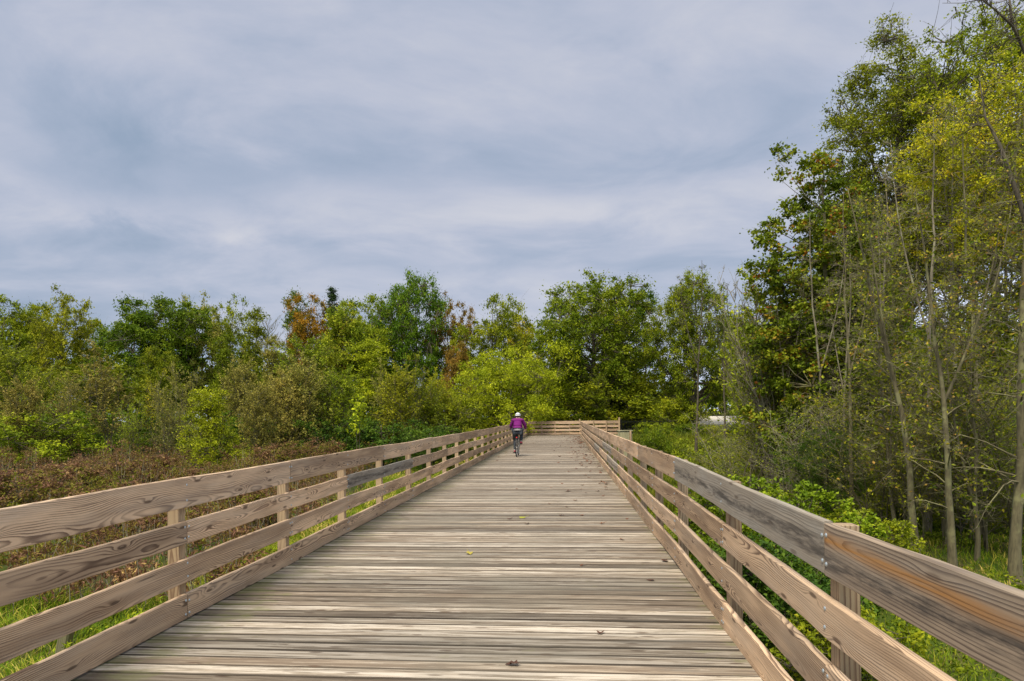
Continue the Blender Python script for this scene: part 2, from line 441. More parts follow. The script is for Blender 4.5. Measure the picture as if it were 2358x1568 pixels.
def bark(name, base, light, scale=6.0):
    m, g = new_mat(name)
    x, y, z = g.sep(g.n('ShaderNodeTexCoord').outputs['Object'])
    n1 = g.noise(g.xyz(g.m('MULTIPLY', x, 2.5), g.m('MULTIPLY', y, 2.5), g.m('MULTIPLY', z, 0.5)), scale, 5, 0.65)
    n2 = g.noise(g.xyz(x, y, z), 1.7, 3, 0.6)
    col = g.ramp(n1, [(0.32, tuple(c * 0.45 for c in base)), (0.62, base)])
    col = g.mix(g.smooth(n2, 0.48, 0.66), col, light)
    b = g.n('ShaderNodeBsdfPrincipled', {'Base Color': col, 'Roughness': 0.9})
    finish(g, b.outputs[0])
    return m


BARK = bark('dark_bark', (0.115, 0.095, 0.065), (0.16, 0.14, 0.085))
BARK_L = bark('lichen_bark', (0.185, 0.160, 0.085), (0.27, 0.26, 0.12))
BARK_P = bark('pale_bark', (0.30, 0.26, 0.18), (0.36, 0.35, 0.22), 9.0)

rngG = np.random.default_rng(7)

# ------------------------------------------------------------------ terrain
def sstep(x, a, b):
    t = np.clip((x - a) / (b - a), 0, 1)
    return t * t * (3 - 2 * t)


def ground_z(x, y):
    x = np.asarray(x, float); y = np.asarray(y, float)
    z = -1.75 + 0.10 * np.sin(x * 0.31 + 1.0) * np.cos(y * 0.23) + 0.05 * np.sin(x * 0.9) * np.sin(y * 0.7 + 2)
    z = z + 1.45 * sstep(y, 30, 52) * sstep(x, -9, 0)           # the bank rises to the end of the boardwalk
    z = z + 0.45 * sstep(y, 24, 38) * (1 - sstep(y, 40, 47)) * sstep(x, 3, 9)            # overgrown bank on the right
    z = z + 1.3 * sstep(y, 52, 110)
    z = z + 0.9 * sstep(y, 60, 80) * sstep(x, 8, 20)
    return z


gx = np.concatenate([np.linspace(-1400, -90, 14), np.linspace(-80, 80, 161), np.linspace(90, 1400, 14)])
gy = np.concatenate([np.linspace(-600, -20, 8), np.linspace(-15, 120, 136), np.linspace(135, 1800, 16)])
XX, YY = np.meshgrid(gx, gy)
ZZ = ground_z(XX, YY)
nx, ny = len(gx), len(gy)
idx = np.arange(nx * ny).reshape(ny, nx)
Fg = np.stack([idx[:-1, :-1], idx[:-1, 1:], idx[1:, 1:], idx[1:, :-1]], -1).reshape(-1, 4)
mg, g = new_mat('meadow_soil')
pos = g.n('ShaderNodeNewGeometry').outputs['Position']
a1 = g.noise(pos, 0.35, 5, 0.6)
a2 = g.noise(pos, 6.0, 5, 0.7)
col = g.ramp(a2, [(0.3, (0.035, 0.035, 0.012)), (0.6, (0.11, 0.10, 0.035))])
col = g.mix(g.smooth(a1, 0.42, 0.6), col, (0.065, 0.10, 0.014))
b = g.n('ShaderNodeBsdfPrincipled', {'Base Color': col, 'Roughness': 1.0})
b.inputs['Specular IOR Level'].default_value = 0.1
finish(g, b.outputs[0])
o = link('ground', mesh_np('ground', np.stack([XX, YY, ZZ], -1).reshape(-1, 3), Fg, mg, smooth=True))
tag(o, kind='structure')

# ------------------------------------------------------------------ wooden boards
def deck_z(t):
    return 0.00035 * t + 4e-5 * t * t


def board(nodes, height, thick, seed, nrm=(1, 0, 0), up=(0, 0, 1), seg=5, wave=0.003, end_taper=0.0, u0=None, cham=0.004):
    """a sawn board along the polyline `nodes` (centre of the face), height along up, thickness along nrm"""
    rng = np.random.default_rng(seed)
    P = []
    for i in range(len(nodes) - 1):
        for s in range(seg):
            P.append(np.array(nodes[i]) * (1 - s / seg) + np.array(nodes[i + 1]) * (s / seg))
    P.append(np.array(nodes[-1])); P = np.array(P, float)
    n = len(P)
    d = np.concatenate([[0], np.cumsum(np.linalg.norm(np.diff(P, axis=0), axis=1))])
    up = np.array(up, float); nrm = np.array(nrm, float)
    P = P + up * (wave * np.sin(d * rng.uniform(1.2, 2.6) + rng.uniform(0, 6)))[:, None] + nrm * (wave * 0.6 * np.sin(d * rng.uniform(1, 2) + rng.uniform(0, 6)))[:, None]
    h, t, c = height / 2, thick / 2, cham
    prof = [(-h + c, -t), (h - c, -t), (h, -t + c), (h, t - c), (h - c, t), (-h + c, t), (-h, t - c), (-h, -t + c)]
    V, WC = [], []
    s = rng.random(3)
    edge = rng.normal(size=(n, 2)) * 0.0012
    for i in range(n):
        for (a, b) in prof:
            aa = a + (edge[i, 0] if a > 0 else edge[i, 1])
            V.append(P[i] + up * aa + nrm * b)
            WC.append(((u0 if u0 is not None else 0.0) + d[i], a, b))
    k = 8
    F = []
    for i in range(n - 1):
        for j in range(k):
            j2 = (j + 1) % k
            F.append((i * k + j, i * k + j2, (i + 1) * k + j2, (i + 1) * k + j))
    for base, rev in ((0, False), ((n - 1) * k, True)):
        for q in ((0, 1, 2, 7), (2, 3, 6, 7), (3, 4, 5, 6)):
            f = [base + x for x in q]
            F.append(tuple(f if rev else f[::-1]))
    V = np.array(V); F = np.array(F)
    # orientation: make sure normals point outward
    cr = np.cross(V[F[0][1]] - V[F[0][0]], V[F[0][2]] - V[F[0][1]])
    if np.dot(cr, V[F[0]].mean(0) - P[:2].mean(0)) < 0:
        F = F[:, ::-1]
    return V, F, np.array(WC), np.tile(s, (len(V), 1))


def board_obj(name, data, mat, parent):
    V, F, WC, WS = data
    me = mesh_np(name, V, F, mat, {'wc': ('POINT', 'FLOAT_VECTOR', WC), 'ws': ('POINT', 'FLOAT_VECTOR', WS)})
    return link(name, me, parent)


XL, XR, T0, S = -2.843, 1.093, 2.875, 1.83
T_END = 49.4
OFF_L = {2: 0.04, 4: -0.09}
OFF_R = {2: 0.16, 4: -0.18}
ROWS = [('t4', -0.001, 0.182), ('t3', 0.286, 0.460), ('t2', 0.569, 0.739), ('t1', 0.836, 1.061)]
M_BOLT = plain('galvanised_steel', (0.52, 0.58, 0.60), 0.4, 0.7)

# boardwalk: deck planks in one part, beams and piles below
walk = empty('boardwalk', (0, 20, 0))
tag(walk, 'long weathered timber boardwalk of cross planks leading to the trees', 'boardwalk')
pv, pf, pw, ps = [], [], [], []
off = 0
t = -1.2
k = 0
random.seed(3)
while t < T_END + 0.05:
    w = 0.140
    x0, x1 = XL - 0.10, XR + 0.10
    if t > 46.6:
        x1 = 4.4
    zc_ = float(deck_z(t)) - 0.02 + random.uniform(-0.0025, 0.0025)
    sk = random.uniform(-0.002, 0.002)
    tl = random.uniform(-0.0015, 0.0015)
    V, F, WC, WS = board([(x0, t + w / 2 + sk, zc_ + tl), ((x0 + x1) / 2, t + w / 2, zc_), (x1, t + w / 2 - sk, zc_ - tl)], w - 0.009 - random.random() * 0.007, 0.04, 1000 + k,
                         nrm=(0, 0, 1), up=(0, 1, 0), seg=3, wave=0.0015, cham=0.006)
    pv.append(V); pf.append(F + off); pw.append(WC); ps.append(WS); off += len(V)
    t += w; k += 1
pv = np.concatenate(pv) - np.array([0, 20, 0])
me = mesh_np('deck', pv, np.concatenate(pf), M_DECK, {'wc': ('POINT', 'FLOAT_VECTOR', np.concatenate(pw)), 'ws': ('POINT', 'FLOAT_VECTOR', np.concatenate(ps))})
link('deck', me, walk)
for x in (XL + 0.10, -0.85, XR - 0.10):
    o = board_obj('beam', board([(x, -1.2 - 20, -0.17), (x, 0, float(deck_z(20)) - 0.17), (x, 15, float(deck_z(35)) - 0.17), (x, T_END - 20, float(deck_z(T_END)) - 0.17)], 0.235, 0.09, 5000 + int(x * 10)), M_POST, walk)
pile0 = None
for i in range(12):
    for x in (XL + 0.15, XR - 0.15):
        y = 2.0 + i * 3.66
        if pile0 is None:
            V, F = tube([(0, 0, 0), (0, 0, -1.0), (0, 0, -2.0)], [0.13, 0.13, 0.14], 10)
            pile0 = link('pile', mesh_np('pile', V, F, M_OLDWOOD), walk)
            o = pile0
        else:
            o = pile0.copy(); COL.objects.link(o); o.parent = walk
        o.location = (x, y - 20, -0.29)

# railings
def make_bolt():
    V = [(0, 0, 0.006)]; F = []
    k = 8
    for r, z in ((0.0055, 0.0052), (0.009, 0.0025), (0.0105, 0.0)):
        for q in range(k):
            V.append((r * math.cos(q * 2 * math.pi / k), r * math.sin(q * 2 * math.pi / k), z))
    for q in range(0, k, 2):
        F.append((0, 1 + q, 1 + (q + 1) % k, 1 + (q + 2) % k))
    for s in range(2):
        for q in range(k):
            a = 1 + s * k + q; b = 1 + s * k + (q + 1) % k
            F.append((a, a + k, b + k, b))
    return mesh_np('bolt', V, F, M_BOLT, smooth=True)


BOLT = make_bolt()


def add_bolt(board_o, p, side):
    b = link('bolt', BOLT, board_o)
    b.location = p
    b.rotation_euler = (0, math.radians(90 * side), 0)


def wobble(side, n, row):
    r = random.Random((n + 5) * 131 + row * 17 + (side == 'R') * 7001)
    z = r.uniform(-0.006, 0.006)
    if side == 'R':
        z += {0: -0.020, 2: 0.014, 3: 0.006}.get(n, 0)
    if side == 'L':
        z += {1: 0.006, 3: 0.012, 4: 0.006}.get(n, 0)
    return z


def joint_t(side, n):
    t = T0 + n * S + (OFF_L if side == 'L' else OFF_R).get(n, 0)
    return t


def railing(side):
    x = XL if side == 'L' else XR
    sgn = -1 if side == 'L' else 1
    root = empty('wooden_railing', (x, 20, 0))
    t_last = T_END if side == 'L' else 46.6
    n_last = int((t_last - T0) / S)
    for n in range(-2, n_last + 1):
        t = joint_t(side, n)
        zb = deck_z(t)
        rr = random.Random(n * 7 + (side == 'R'))
        ph = 1.030 + rr.uniform(-0.012, 0.012)
        if side == 'R':
            ph += 0.008
        d = board([(0, 0, -0.45), (0, 0, ph)], 0.089, 0.089, 300 + n + (50 if side == 'R' else 0), nrm=(1, 0, 0), up=(0, 1, 0), seg=4, wave=0.001, cham=0.004)
        o = board_obj('post', d, M_POST, root)
        o.location = (sgn * (0.038 + 0.046), t - 20, zb)
    for ri, (nm, z0, z1) in enumerate(ROWS):
        par = 0 if nm in ('t1', 't3') else 1
        n = -2 if par == 0 else -3
        while n < n_last + 1:
            na = n; nb = n + 2
            ns = [q for q in range(na, nb + 1) if joint_t(side, q) <= t_last + 0.9]
            pts = []
            for q in ns:
                t = joint_t(side, q)
                if q == na: t += 0.004
                if q == nb: t -= 0.004
                wj = wobble(side, q, ri if q != na else ri + 10 * 0)
                je = random.Random((q + 5) * 97 + ri * 13 + (n + 5) * 1009 + (side == 'R') * 3001).uniform(-0.004, 0.004) if q in (na, nb) else 0
                pts.append((sgn * 0.019, t - 20, deck_z(t) + (z0 + z1) / 2 + wj + je))
            if ns and ns[-1] != nb:
                pts.append((sgn * 0.019, t_last - 20, deck_z(t_last) + (z0 + z1) / 2))
            if len(pts) > 1:
                mat = M_RAIL
                if side == 'R' and nm == 't1' and n == -2: mat = M_RAIL_STAIN
                if side == 'R' and nm == 't1' and n == 0: mat = M_RAIL_DARK
                if side == 'R' and nm in ('t2', 't3') and n in (6, 7, 10): mat = M_RAIL_DARK
                if side == 'L' and nm == 't2' and n == 3: mat = M_RAIL_DARK
                o = board_obj('rail_board', board(pts, (z1 - z0) * random.Random(n * 5 + ri).uniform(0.985, 1.01), 0.038, 700 + n * 11 + ri * 97 + (5000 if side == 'R' else 0), nrm=(1, 0, 0), up=(0, 0, 1), seg=7, wave=0.0035), mat, root)
                if mat is M_RAIL_STAIN: o['label'] = 'weathered top board with an orange stain along it'
                elif mat is M_RAIL_DARK: o['label'] = 'grey weathered board with a black mildew streak'
                if n < 6:
                    for q in ns:
                        t = joint_t(side, q)
                        if t < 0.8 or q > 6: continue
                        e = 0.022 if q == na else (-0.026 if q == nb else 0.0)
                        for fz in (0.24, 0.76):
                            rz = random.uniform(-0.008, 0.008)
                            add_bolt(o, (-sgn * 0.0005, t - 20 + e + random.uniform(-0.004, 0.004), deck_z(t) + z0 + (z1 - z0) * fz + rz + wobble(side, q, ri)), -sgn)
            n += 2
    return root


rl = railing('L')
tag(rl, 'four-board wooden railing on the side where the cyclist rides', 'railing')
rr_ = railing('R')
tag(rr_, 'four-board wooden railing with an orange stained top board and leaves at its foot', 'railing')

# railing across the far end, running on to the right
endr = empty('wooden_railing', (0, T_END + 0.15, float(deck_z(T_END))))
tag(endr, 'wooden railing closing off the far end of the boardwalk', 'railing')
xs = [-2.84, -1.75, -0.75, 0.35, 1.12, 2.15, 3.1]
xe = 4.05
for i, x in enumerate(xs + [xe]):
    tall = 1.30 if x == xe else (1.20 if abs(x - 1.12) < 0.01 else 1.03)
    front = -1 if x > 2.0 else 1
    d = board([(x, 0.064 * front if x < 2 else -0.064, -0.4), (x, 0.064 * front if x < 2 else -0.064, tall)], 0.10 if x < 3.5 else 0.12, 0.089, 880 + i, nrm=(0, 1, 0), up=(1, 0, 0), seg=3, wave=0.0)
    o = board_obj('post', d, M_POST, endr)
for ri, (nm, z0, z1) in enumerate(ROWS):
    if nm == 't4':
        z0, z1 = 0.03, 0.19
    cuts = [-2.84, -0.75, 1.12, 3.1, 4.0] if ri % 2 else [-2.84, -1.75, 0.35, 2.15, 4.0]
    for a, b_ in zip(cuts[:-1], cuts[1:]):
        board_obj('rail_board', board([(a + 0.003, 0, (z0 + z1) / 2), (b_ - 0.003, 0, (z0 + z1) / 2 + random.uniform(-0.006, 0.006))], z1 - z0, 0.036, 930 + ri * 9 + int(a * 3), nrm=(0, 1, 0), up=(0, 0, 1), seg=4), M_RAIL, endr)

# black metal fence beyond, abutment box, old stump post
M_BLACK = plain('black_painted_metal', (0.012, 0.013, 0.015), 0.5, 0.2)
mf = empty('metal_fence', (4.3, T_END + 1.3, float(ground_z(4.3, 50.5)) + 0.25))
tag(mf, 'black metal picket fence beside the railing end', 'fence')
pp = []
NF = 64
for i in range(NF):
    x = i * 0.125; y = i * 0.10
    V, F = tube([(x, y, -0.3), (x, y, 1.22)], 0.011, 4); pp.append((V, F))
V, F = joined(pp)
link('picket_panel', mesh_np('picket_panel', V, F, M_BLACK), mf)
for z in (0.15, 1.05):
    V, F = tube([(-0.05, 0, z), (NF * 0.125, NF * 0.10, z)], 0.022, 4)
    link('cross_rail', mesh_np('cross_rail', V, F, M_BLACK), mf)
for i in range(0, NF + 1, 16):
    V, F = tube([(i * 0.125, i * 0.1 + 0.01, -0.4), (i * 0.125, i * 0.1 + 0.01, 1.32)], 0.035, 4)
    link('post', mesh_np('post', V, F, M_BLACK), mf)

ax, ay = spot(1440, 33.0)
ab = empty('retaining_box', (ax, ay, height(1440, 993, 33.0)))
tag(ab, 'pale mossy timber abutment box behind the railing', 'abutment')
for i in range(5):
    board_obj('side_board', board([(-0.34 + i * 0.115, 0, -1.4), (-0.34 + i * 0.115, 0, 0)], 0.112, 0.04, 77 + i, nrm=(0, 1, 0), up=(1, 0, 0), seg=2, wave=0), M_OLDWOOD, ab)
board_obj('corner_post', board([(0.23, -0.03, -1.4), (0.23, -0.03, 0.02)], 0.085, 0.085, 85, nrm=(0, 1, 0), up=(1, 0, 0), seg=2, wave=0), M_RAIL, ab)
board_obj('return_board', board([(0.30, 0.02, -0.5), (0.30, 0.62, -0.5)], 0.98, 0.04, 86, nrm=(1, 0, 0), up=(0, 0, 1), seg=2, wave=0), M_OLDWOOD, ab)
board_obj('cap_board', board([(-0.42, 0.25, 0.035), (0.36, 0.25, 0.035)], 0.62, 0.03, 87, nrm=(0, 0, 1), up=(0, 1, 0), seg=2, wave=0), M_OLDWOOD, ab)

sx, sy_ = spot(128, 8.6)
V, F, WC, WS = board([(0, 0, -0.5), (0.06, 0.02, 0.2), (0.13, 0.04, 0.62)], 0.15, 0.13, 64, nrm=(0, 1, 0), up=(1, 0, 0), seg=3, wave=0.004, cham=0.02)
st = board_obj('stump', (V, F, WC, WS), M_STUMP, None)
st.location = (sx, sy_, float(ground_z(sx, sy_)))
tag(st, 'short mossy leaning old post in the grass behind the railing', 'old post')

# pale gravel track beyond the fence, far right
M_GRAVEL = plain('pale_gravel', (0.62, 0.57, 0.48), 0.95, 0.0, 0.12, 20.0)
pts = []
NR = 30
for i in range(NR):
    px = 1480 + i * 11
    d = 60 - 0.05 * i
    x0_, y0_ = spot(px, d); x1_, y1_ = spot(px, d + 8)
    pts.append((x0_, y0_, height(px, 977, d) )); pts.append((x1_, y1_, height(px, 958, d + 8)))
F = [(2 * i, 2 * i + 2, 2 * i + 3, 2 * i + 1) for i in range(NR - 1)]
top = np.array(pts)
bot = top.copy(); bot[:, 2] = -1.0
V = np.concatenate([top, bot]); n2 = len(top)
Fs = list(F) + [(2 * i, n2 + 2 * i, n2 + 2 * i + 2, 2 * i + 2) for i in range(NR - 1)]
o = link('road', mesh_np('road', V, Fs, M_GRAVEL))
tag(o, kind='structure')

# ------------------------------------------------------------------ trees
def clump_leaves(C, per, sig, L, Wd, rng, flat=0.35, hue_mix=0.55, droop=0.0, grad=None):
    """leaves scattered round the clump centres; returns V, F, fr"""
    n = len(C)
    cnt = np.maximum(1, (per * rng.uniform(0.5, 1.5, n)).astype(int))
    ci = np.repeat(np.arange(n), cnt)
    sg = sig * rng.uniform(0.7, 1.3, n)[ci][:, None]
    p = rng.normal(size=(len(ci), 3))
    p = p / (np.linalg.norm(p, axis=1)[:, None] + 1e-9) * (np.abs(rng.normal(size=(len(ci), 1))) ** 0.8)
    p = np.clip(p, -2.0, 2.0) * sg * np.array([1, 1, 0.72])
    P = C[ci] + p
    V, F = leaf_quads(P, L, Wd, rng, flat, droop)
    cr = rng.random(n)
    fr = hue_mix * cr[ci] + (1 - hue_mix) * rng.random(len(ci))
    fr = np.clip(fr + (0 if grad is None else grad[ci]), 0, 1)
    return V, F, fr


def tree_geo(seed, H, W, lo=0.3, n_lobes=8, clumps=150, per=100, sig=0.45, L=0.22, aspect=0.5, tr=0.16, lobe_r=0.28, lean=(0, 0), shape='round',
             twigs=3, fork=False, k=7, lobes=None, surf=0.5, flat=0.35, droop=0.0):
    """broadleaf tree: lobed crown of leaf clumps on a trunk with limbs. W is the crown width, lo the crown's foot (fraction of H)"""
    rng = np.random.default_rng(seed)
    if lobes is None:
        lobes = []
        zc_, rz_ = H * (lo + 1) / 2, H * (1 - lo) / 2
        for i in range(n_lobes):
            th = i * 2.399 + rng.uniform(-0.4, 0.4)
            hz = -0.75 + 1.5 * (i + 0.5) / n_lobes
            if shape == 'round': rad = math.sqrt(max(0.05, 1 - hz * hz * 0.9))
            elif shape == 'cone': rad = max(0.12, (0.95 - (hz + 0.75) / 1.6))
            elif shape == 'vase': rad = 0.45 + 0.45 * (hz + 0.75) / 1.5
            else: rad = 0.6
            q = rng.uniform(0.45, 0.8)
            c = np.array([math.cos(th) * rad * q * W / 2, math.sin(th) * rad * q * W / 2, zc_ + hz * rz_ * 0.9])
            r = W * lobe_r * rng.uniform(0.75, 1.2) * (0.55 + 0.45 * rad)
            lobes.append((c[0], c[1], c[2], r, r, r * rng.uniform(0.7, 1.0)))
        lobes.append((0, 0, H - W * lobe_r * 0.8, W * lobe_r * 0.8, W * lobe_r * 0.8, W * lobe_r * 0.8))
    lobes = np.array(lobes, float)
    vol = lobes[:, 3] * lobes[:, 4] * lobes[:, 5]
    pick = rng.choice(len(lobes), clumps, p=vol ** 0.75 / (vol ** 0.75).sum())
    dirs = rng.normal(size=(clumps, 3)); dirs /= np.linalg.norm(dirs, axis=1)[:, None]
    rad = rng.random(clumps) ** (1 / 3 * (1 - surf) + 0.12)
    C = lobes[pick, :3] + dirs * rad[:, None] * lobes[pick, 3:]
    C[:, 2] = np.maximum(C[:, 2], 0.4)
    # trunk
    parts = []
    hh = H * (0.86 if shape != 'vase' else 0.6)
    nt = 9
    zt = np.linspace(0, hh, nt)
    wob = np.cumsum(rng.normal(size=(nt, 2)) * H * 0.010, axis=0); wob -= wob[0]
    trunk = np.stack([wob[:, 0] + lean[0] * (zt / H) ** 1.3 * H, wob[:, 1] + lean[1] * (zt / H) ** 1.3 * H, zt], 1)
    rt = tr * (1 - 0.88 * zt / hh) + 0.01
    rt[0] *= 1.35
    t2 = trunk.copy(); t2[0, 2] -= 0.5
    parts.append(tube(t2, rt, k))
    # limbs to lobes
    limbs = []
    for i, lb in enumerate(lobes):
        for q in range(2):
            e = lb[:3] + rng.normal(size=3) * lb[3:] * 0.35
            zf = max(lo * H * 0.55, min(hh * 0.92, e[2] - rng.uniform(0.25, 0.55) * max(1.0, np.linalg.norm(e[:2] - 0)) - H * 0.05))
            s = np.array([np.interp(zf, zt, trunk[:, 0]), np.interp(zf, zt, trunk[:, 1]), zf])
            r0 = np.interp(zf, zt, rt) * 0.55
            tt = np.linspace(0, 1, 6)[:, None]
            path = s + (e - s) * tt + np.array([0, 0, 1.0]) * (np.sin(tt * math.pi) * -0.07 * np.linalg.norm(e - s)) + rng.normal(size=(6, 3)) * 0.03 * np.linalg.norm(e - s) * np.sin(tt * math.pi)
            parts.append(tube(path, r0 * (1 - tt[:, 0] * 0.82), 5, cap=False))
            limbs.append((path, r0))
    LP = np.concatenate([p[2:] for p, _ in limbs])
    D = ((C[:, None, :] - LP[None]) ** 2).sum(-1) + np.maximum(0, LP[None, :, 2] - C[:, None, 2]) * 1.0
    src = LP[D.argmin(1)]
    br = max(0.010, tr * 0.09)
    parts.append(sticks(src, C, br * 1.3, br * 0.45, rng, 0.06, 4))
    if twigs:
        ci = np.repeat(np.arange(clumps), twigs)
        e = C[ci] + rng.normal(size=(len(ci), 3)) * sig * 1.0
        parts.append(sticks(C[ci] * 0.75 + src[ci] * 0.25, e, br * 0.5, br * 0.2, rng, 0.08, 3))
    TV, TF = joined(parts)
    LV, LF, fr = clump_leaves(C, per, sig, L, L * aspect, rng, flat=flat, droop=droop)
    return (TV, TF), (LV, LF, fr)


def twiggy_geo(seed, H, W, stems=5, br=26, leaf_per=3, L=0.16, r=0.05, spread=0.5, up=0.75, leaf_lo=0.25, base_spread=0.25, tw=7, droop=0.0):
    """sparse many-stemmed young tree with fine upright twigs and thin foliage"""
    rng = np.random.default_rng(seed)
    parts, tips, T0_, T1_ = [], [], [], []
    for s in range(stems):
        th = rng.uniform(0, 6.28)
        h = H * rng.uniform(0.72, 1.0)
        b0 = np.array([math.cos(th), math.sin(th), 0]) * base_spread * rng.random()
        out = np.array([math.cos(th), math.sin(th), 0]) * W / 2 * rng.uniform(0.15, 0.8) * spread * 1.6
        tt = np.linspace(0, 1, 8)[:, None]
        path = b0 + out * tt ** 1.5 + np.array([0, 0, 1.0]) * tt * h + rng.normal(size=(8, 3)) * 0.015 * H * np.sqrt(tt)
        path[0, 2] -= 0.4
        parts.append(tube(path, r * rng.uniform(0.7, 1.1) * (1 - 0.9 * tt[:, 0]), 5, cap=False))
        nb = br
        f = rng.uniform(leaf_lo, 0.97, nb)
        S0 = np.stack([np.interp(f, tt[:, 0], path[:, i]) for i in range(3)], 1)
        a = rng.uniform(0, 6.28, nb)
        ln = W / 2 * rng.uniform(0.35, 0.85, nb) * (1.15 - f) ** 0.6
        e = S0 + np.stack([np.cos(a) * ln, np.sin(a) * ln, ln * up * rng.uniform(0.5, 1.7, nb)], 1)
        parts.append(sticks(S0, e, r * 0.33, r * 0.12, rng, 0.06, 4))
        ci = np.repeat(np.arange(nb), tw)
        g_ = rng.uniform(0.25, 1.0, len(ci))[:, None]
        q0 = S0[ci] * (1 - g_) + e[ci] * g_
        l2 = ln[ci] * rng.uniform(0.25, 0.6, len(ci))
        dd = rng.normal(size=(len(ci), 3)) * 0.6 + (e - S0)[ci] / (ln[ci][:, None] + 1e-6) * 0.6 + np.array([0, 0, up * 0.6])
        dd /= np.linalg.norm(dd, axis=1)[:, None]
        q1 = q0 + dd * l2[:, None]
        parts.append(sticks(q0, q1, r * 0.13, r * 0.06, rng, 0.05, 3))
        T0_.append(q0); T1_.append(q1)
    Q0 = np.concatenate(T0_); Q1 = np.concatenate(T1_)
    ci = np.repeat(np.arange(len(Q0)), leaf_per)
    g_ = rng.uniform(0.1, 1.05, len(ci))[:, None]
    P = Q0[ci] * (1 - g_) + Q1[ci] * g_ + rng.normal(size=(len(ci), 3)) * L * 0.4
    V, F = leaf_quads(P, L, L * 0.5, rng, 0.3, droop)
    fr = np.clip(0.5 * rng.random(len(Q0))[ci] + 0.5 * rng.random(len(ci)), 0, 1)
    return joined(parts), (V, F, fr)


def spruce_geo(seed, H, W):
    rng = np.random.default_rng(seed)
    parts = [tube([(0, 0, -0.4), (0, 0, H * 0.5), (0.0, 0.05, H)], [0.16, 0.09, 0.015], 6)]
    C, S0 = [], []
    for i in range(420):
        f = rng.random() ** 0.8
        z = H * (0.12 + 0.87 * f)
        rad = W / 2 * (1 - f) ** 0.85 + 0.12
        a = rng.uniform(0, 6.28)
        rr = rad * rng.uniform(0.3, 1.0)
        C.append((math.cos(a) * rr, math.sin(a) * rr, z - rr * 0.25)); S0.append((0, 0, z))
    C = np.array(C); S0 = np.array(S0)
    parts.append(sticks(S0, C, 0.03, 0.01, rng, 0.03, 3))
    V, F, fr = clump_leaves(C, 26, 0.18, 0.20, 0.07, rng, flat=0.5)
    return joined(parts), (V, F, fr)


PROTO = {}


def proto(key, geo, tname='tree'):
    (TV, TF), (LV, LF, fr) = geo
    tm = mesh_np(tname + '_trunk', TV, TF, BARK, smooth=True)
    lm = mesh_np(tname + '_crown', LV, LF, FOL['green'], {'fr': ('FACE', 'FLOAT', fr)})
    PROTO[key] = (tm, lm)


def plant(name, key, fol, x, y, label, cat='tree', group=None, sc=(1, 1, 1), rz=0.0, bark_m=None, z=None, stem_name='trunk', crown_name='crown'):
    tm, lm = PROTO[key]
    zz = float(ground_z(x, y)) if z is None else z
    root = empty(name, (x, y, zz), rz)
    root.scale = sc
    tag(root, label, cat, group)
    a = link(stem_name, tm, root)
    c = link(crown_name, lm, root)
    for o, m in ((a, bark_m or BARK), (c, FOL[fol])):
        o.material_slots[0].link = 'OBJECT'
        o.material_slots[0].material = m
    return root


# prototypes (height, crown width)
proto('broadA', tree_geo(11, 14, 9.0, lo=0.16, n_lobes=13, clumps=330, per=95, sig=0.50, L=0.25, tr=0.20))
proto('broadB', tree_geo(12, 14, 7.0, lo=0.16, n_lobes=12, clumps=290, per=90, sig=0.46, L=0.25, tr=0.17, shape='round', lobe_r=0.26))
proto('broadC', tree_geo(13, 14, 8.0, lo=0.20, n_lobes=14, clumps=290, per=85, sig=0.50, L=0.27, tr=0.20, shape='vase', lobe_r=0.24))
proto('airy', tree_geo(14, 14, 9.5, lo=0.20, n_lobes=17, clumps=270, per=65, sig=0.42, L=0.26, tr=0.20, lobe_r=0.19, shape='round', surf=0.2))
proto('cone', tree_geo(15, 13, 5.5, lo=0.10, n_lobes=9, clumps=170, per=80, sig=0.42, L=0.20, tr=0.12, shape='cone', lobe_r=0.28))
proto('oak', tree_geo(16, 15, 14.0, lo=0.14, n_lobes=24, clumps=620, per=80, sig=0.52, L=0.26, tr=0.34, lobe_r=0.17, surf=0.3))
proto('spruce', spruce_geo(17, 16, 4.0))
proto('willow', tree_geo(18, 7, 8.0, lo=0.03, n_lobes=16, clumps=460, per=100, sig=0.40, L=0.17, aspect=0.38, tr=0.12, lobe_r=0.22, shape='round', flat=0.1, droop=-0.5, surf=0.5))
proto('bush', tree_geo(19, 4, 4.0, lo=0.02, n_lobes=9, clumps=150, per=75, sig=0.27, L=0.13, tr=0.05, lobe_r=0.26))
proto('bushB', tree_geo(20, 3.2, 4.4, lo=0.02, n_lobes=8, clumps=130, per=75, sig=0.28, L=0.15, tr=0.05, lobe_r=0.24))
proto('ovalbush', tree_geo(21, 5.2, 3.6, lo=0.02, n_lobes=10, clumps=230, per=60, sig=0.24, L=0.11, tr=0.05, lobe_r=0.27, shape='cone'))
proto('twigA', twiggy_geo(31, 9, 4.5, stems=6, br=26, leaf_per=3, L=0.15, r=0.055))
proto('twigB', twiggy_geo(32, 9, 3.5, stems=4, br=28, leaf_per=4, L=0.16, r=0.05, up=1.0))
proto('twigC', twiggy_geo(33, 9, 5.0, stems=7, br=30, leaf_per=6, L=0.17, r=0.05, up=0.8, leaf_lo=0.1))
proto('twigD', twiggy_geo(34, 9, 3.2, stems=2, br=34, leaf_per=3, L=0.16, r=0.07, up=0.9, leaf_lo=0.35))
proto('bare', twiggy_geo(35, 9, 3.0, stems=4, br=24, leaf_per=0.0 or 1, L=0.05, r=0.05, up=1.5, leaf_lo=0.35))
proto('sapling', twiggy_geo(36, 2.4, 1.2, stems=2, br=9, leaf_per=4, L=0.17, r=0.02, up=0.7, leaf_lo=0.3, tw=4))

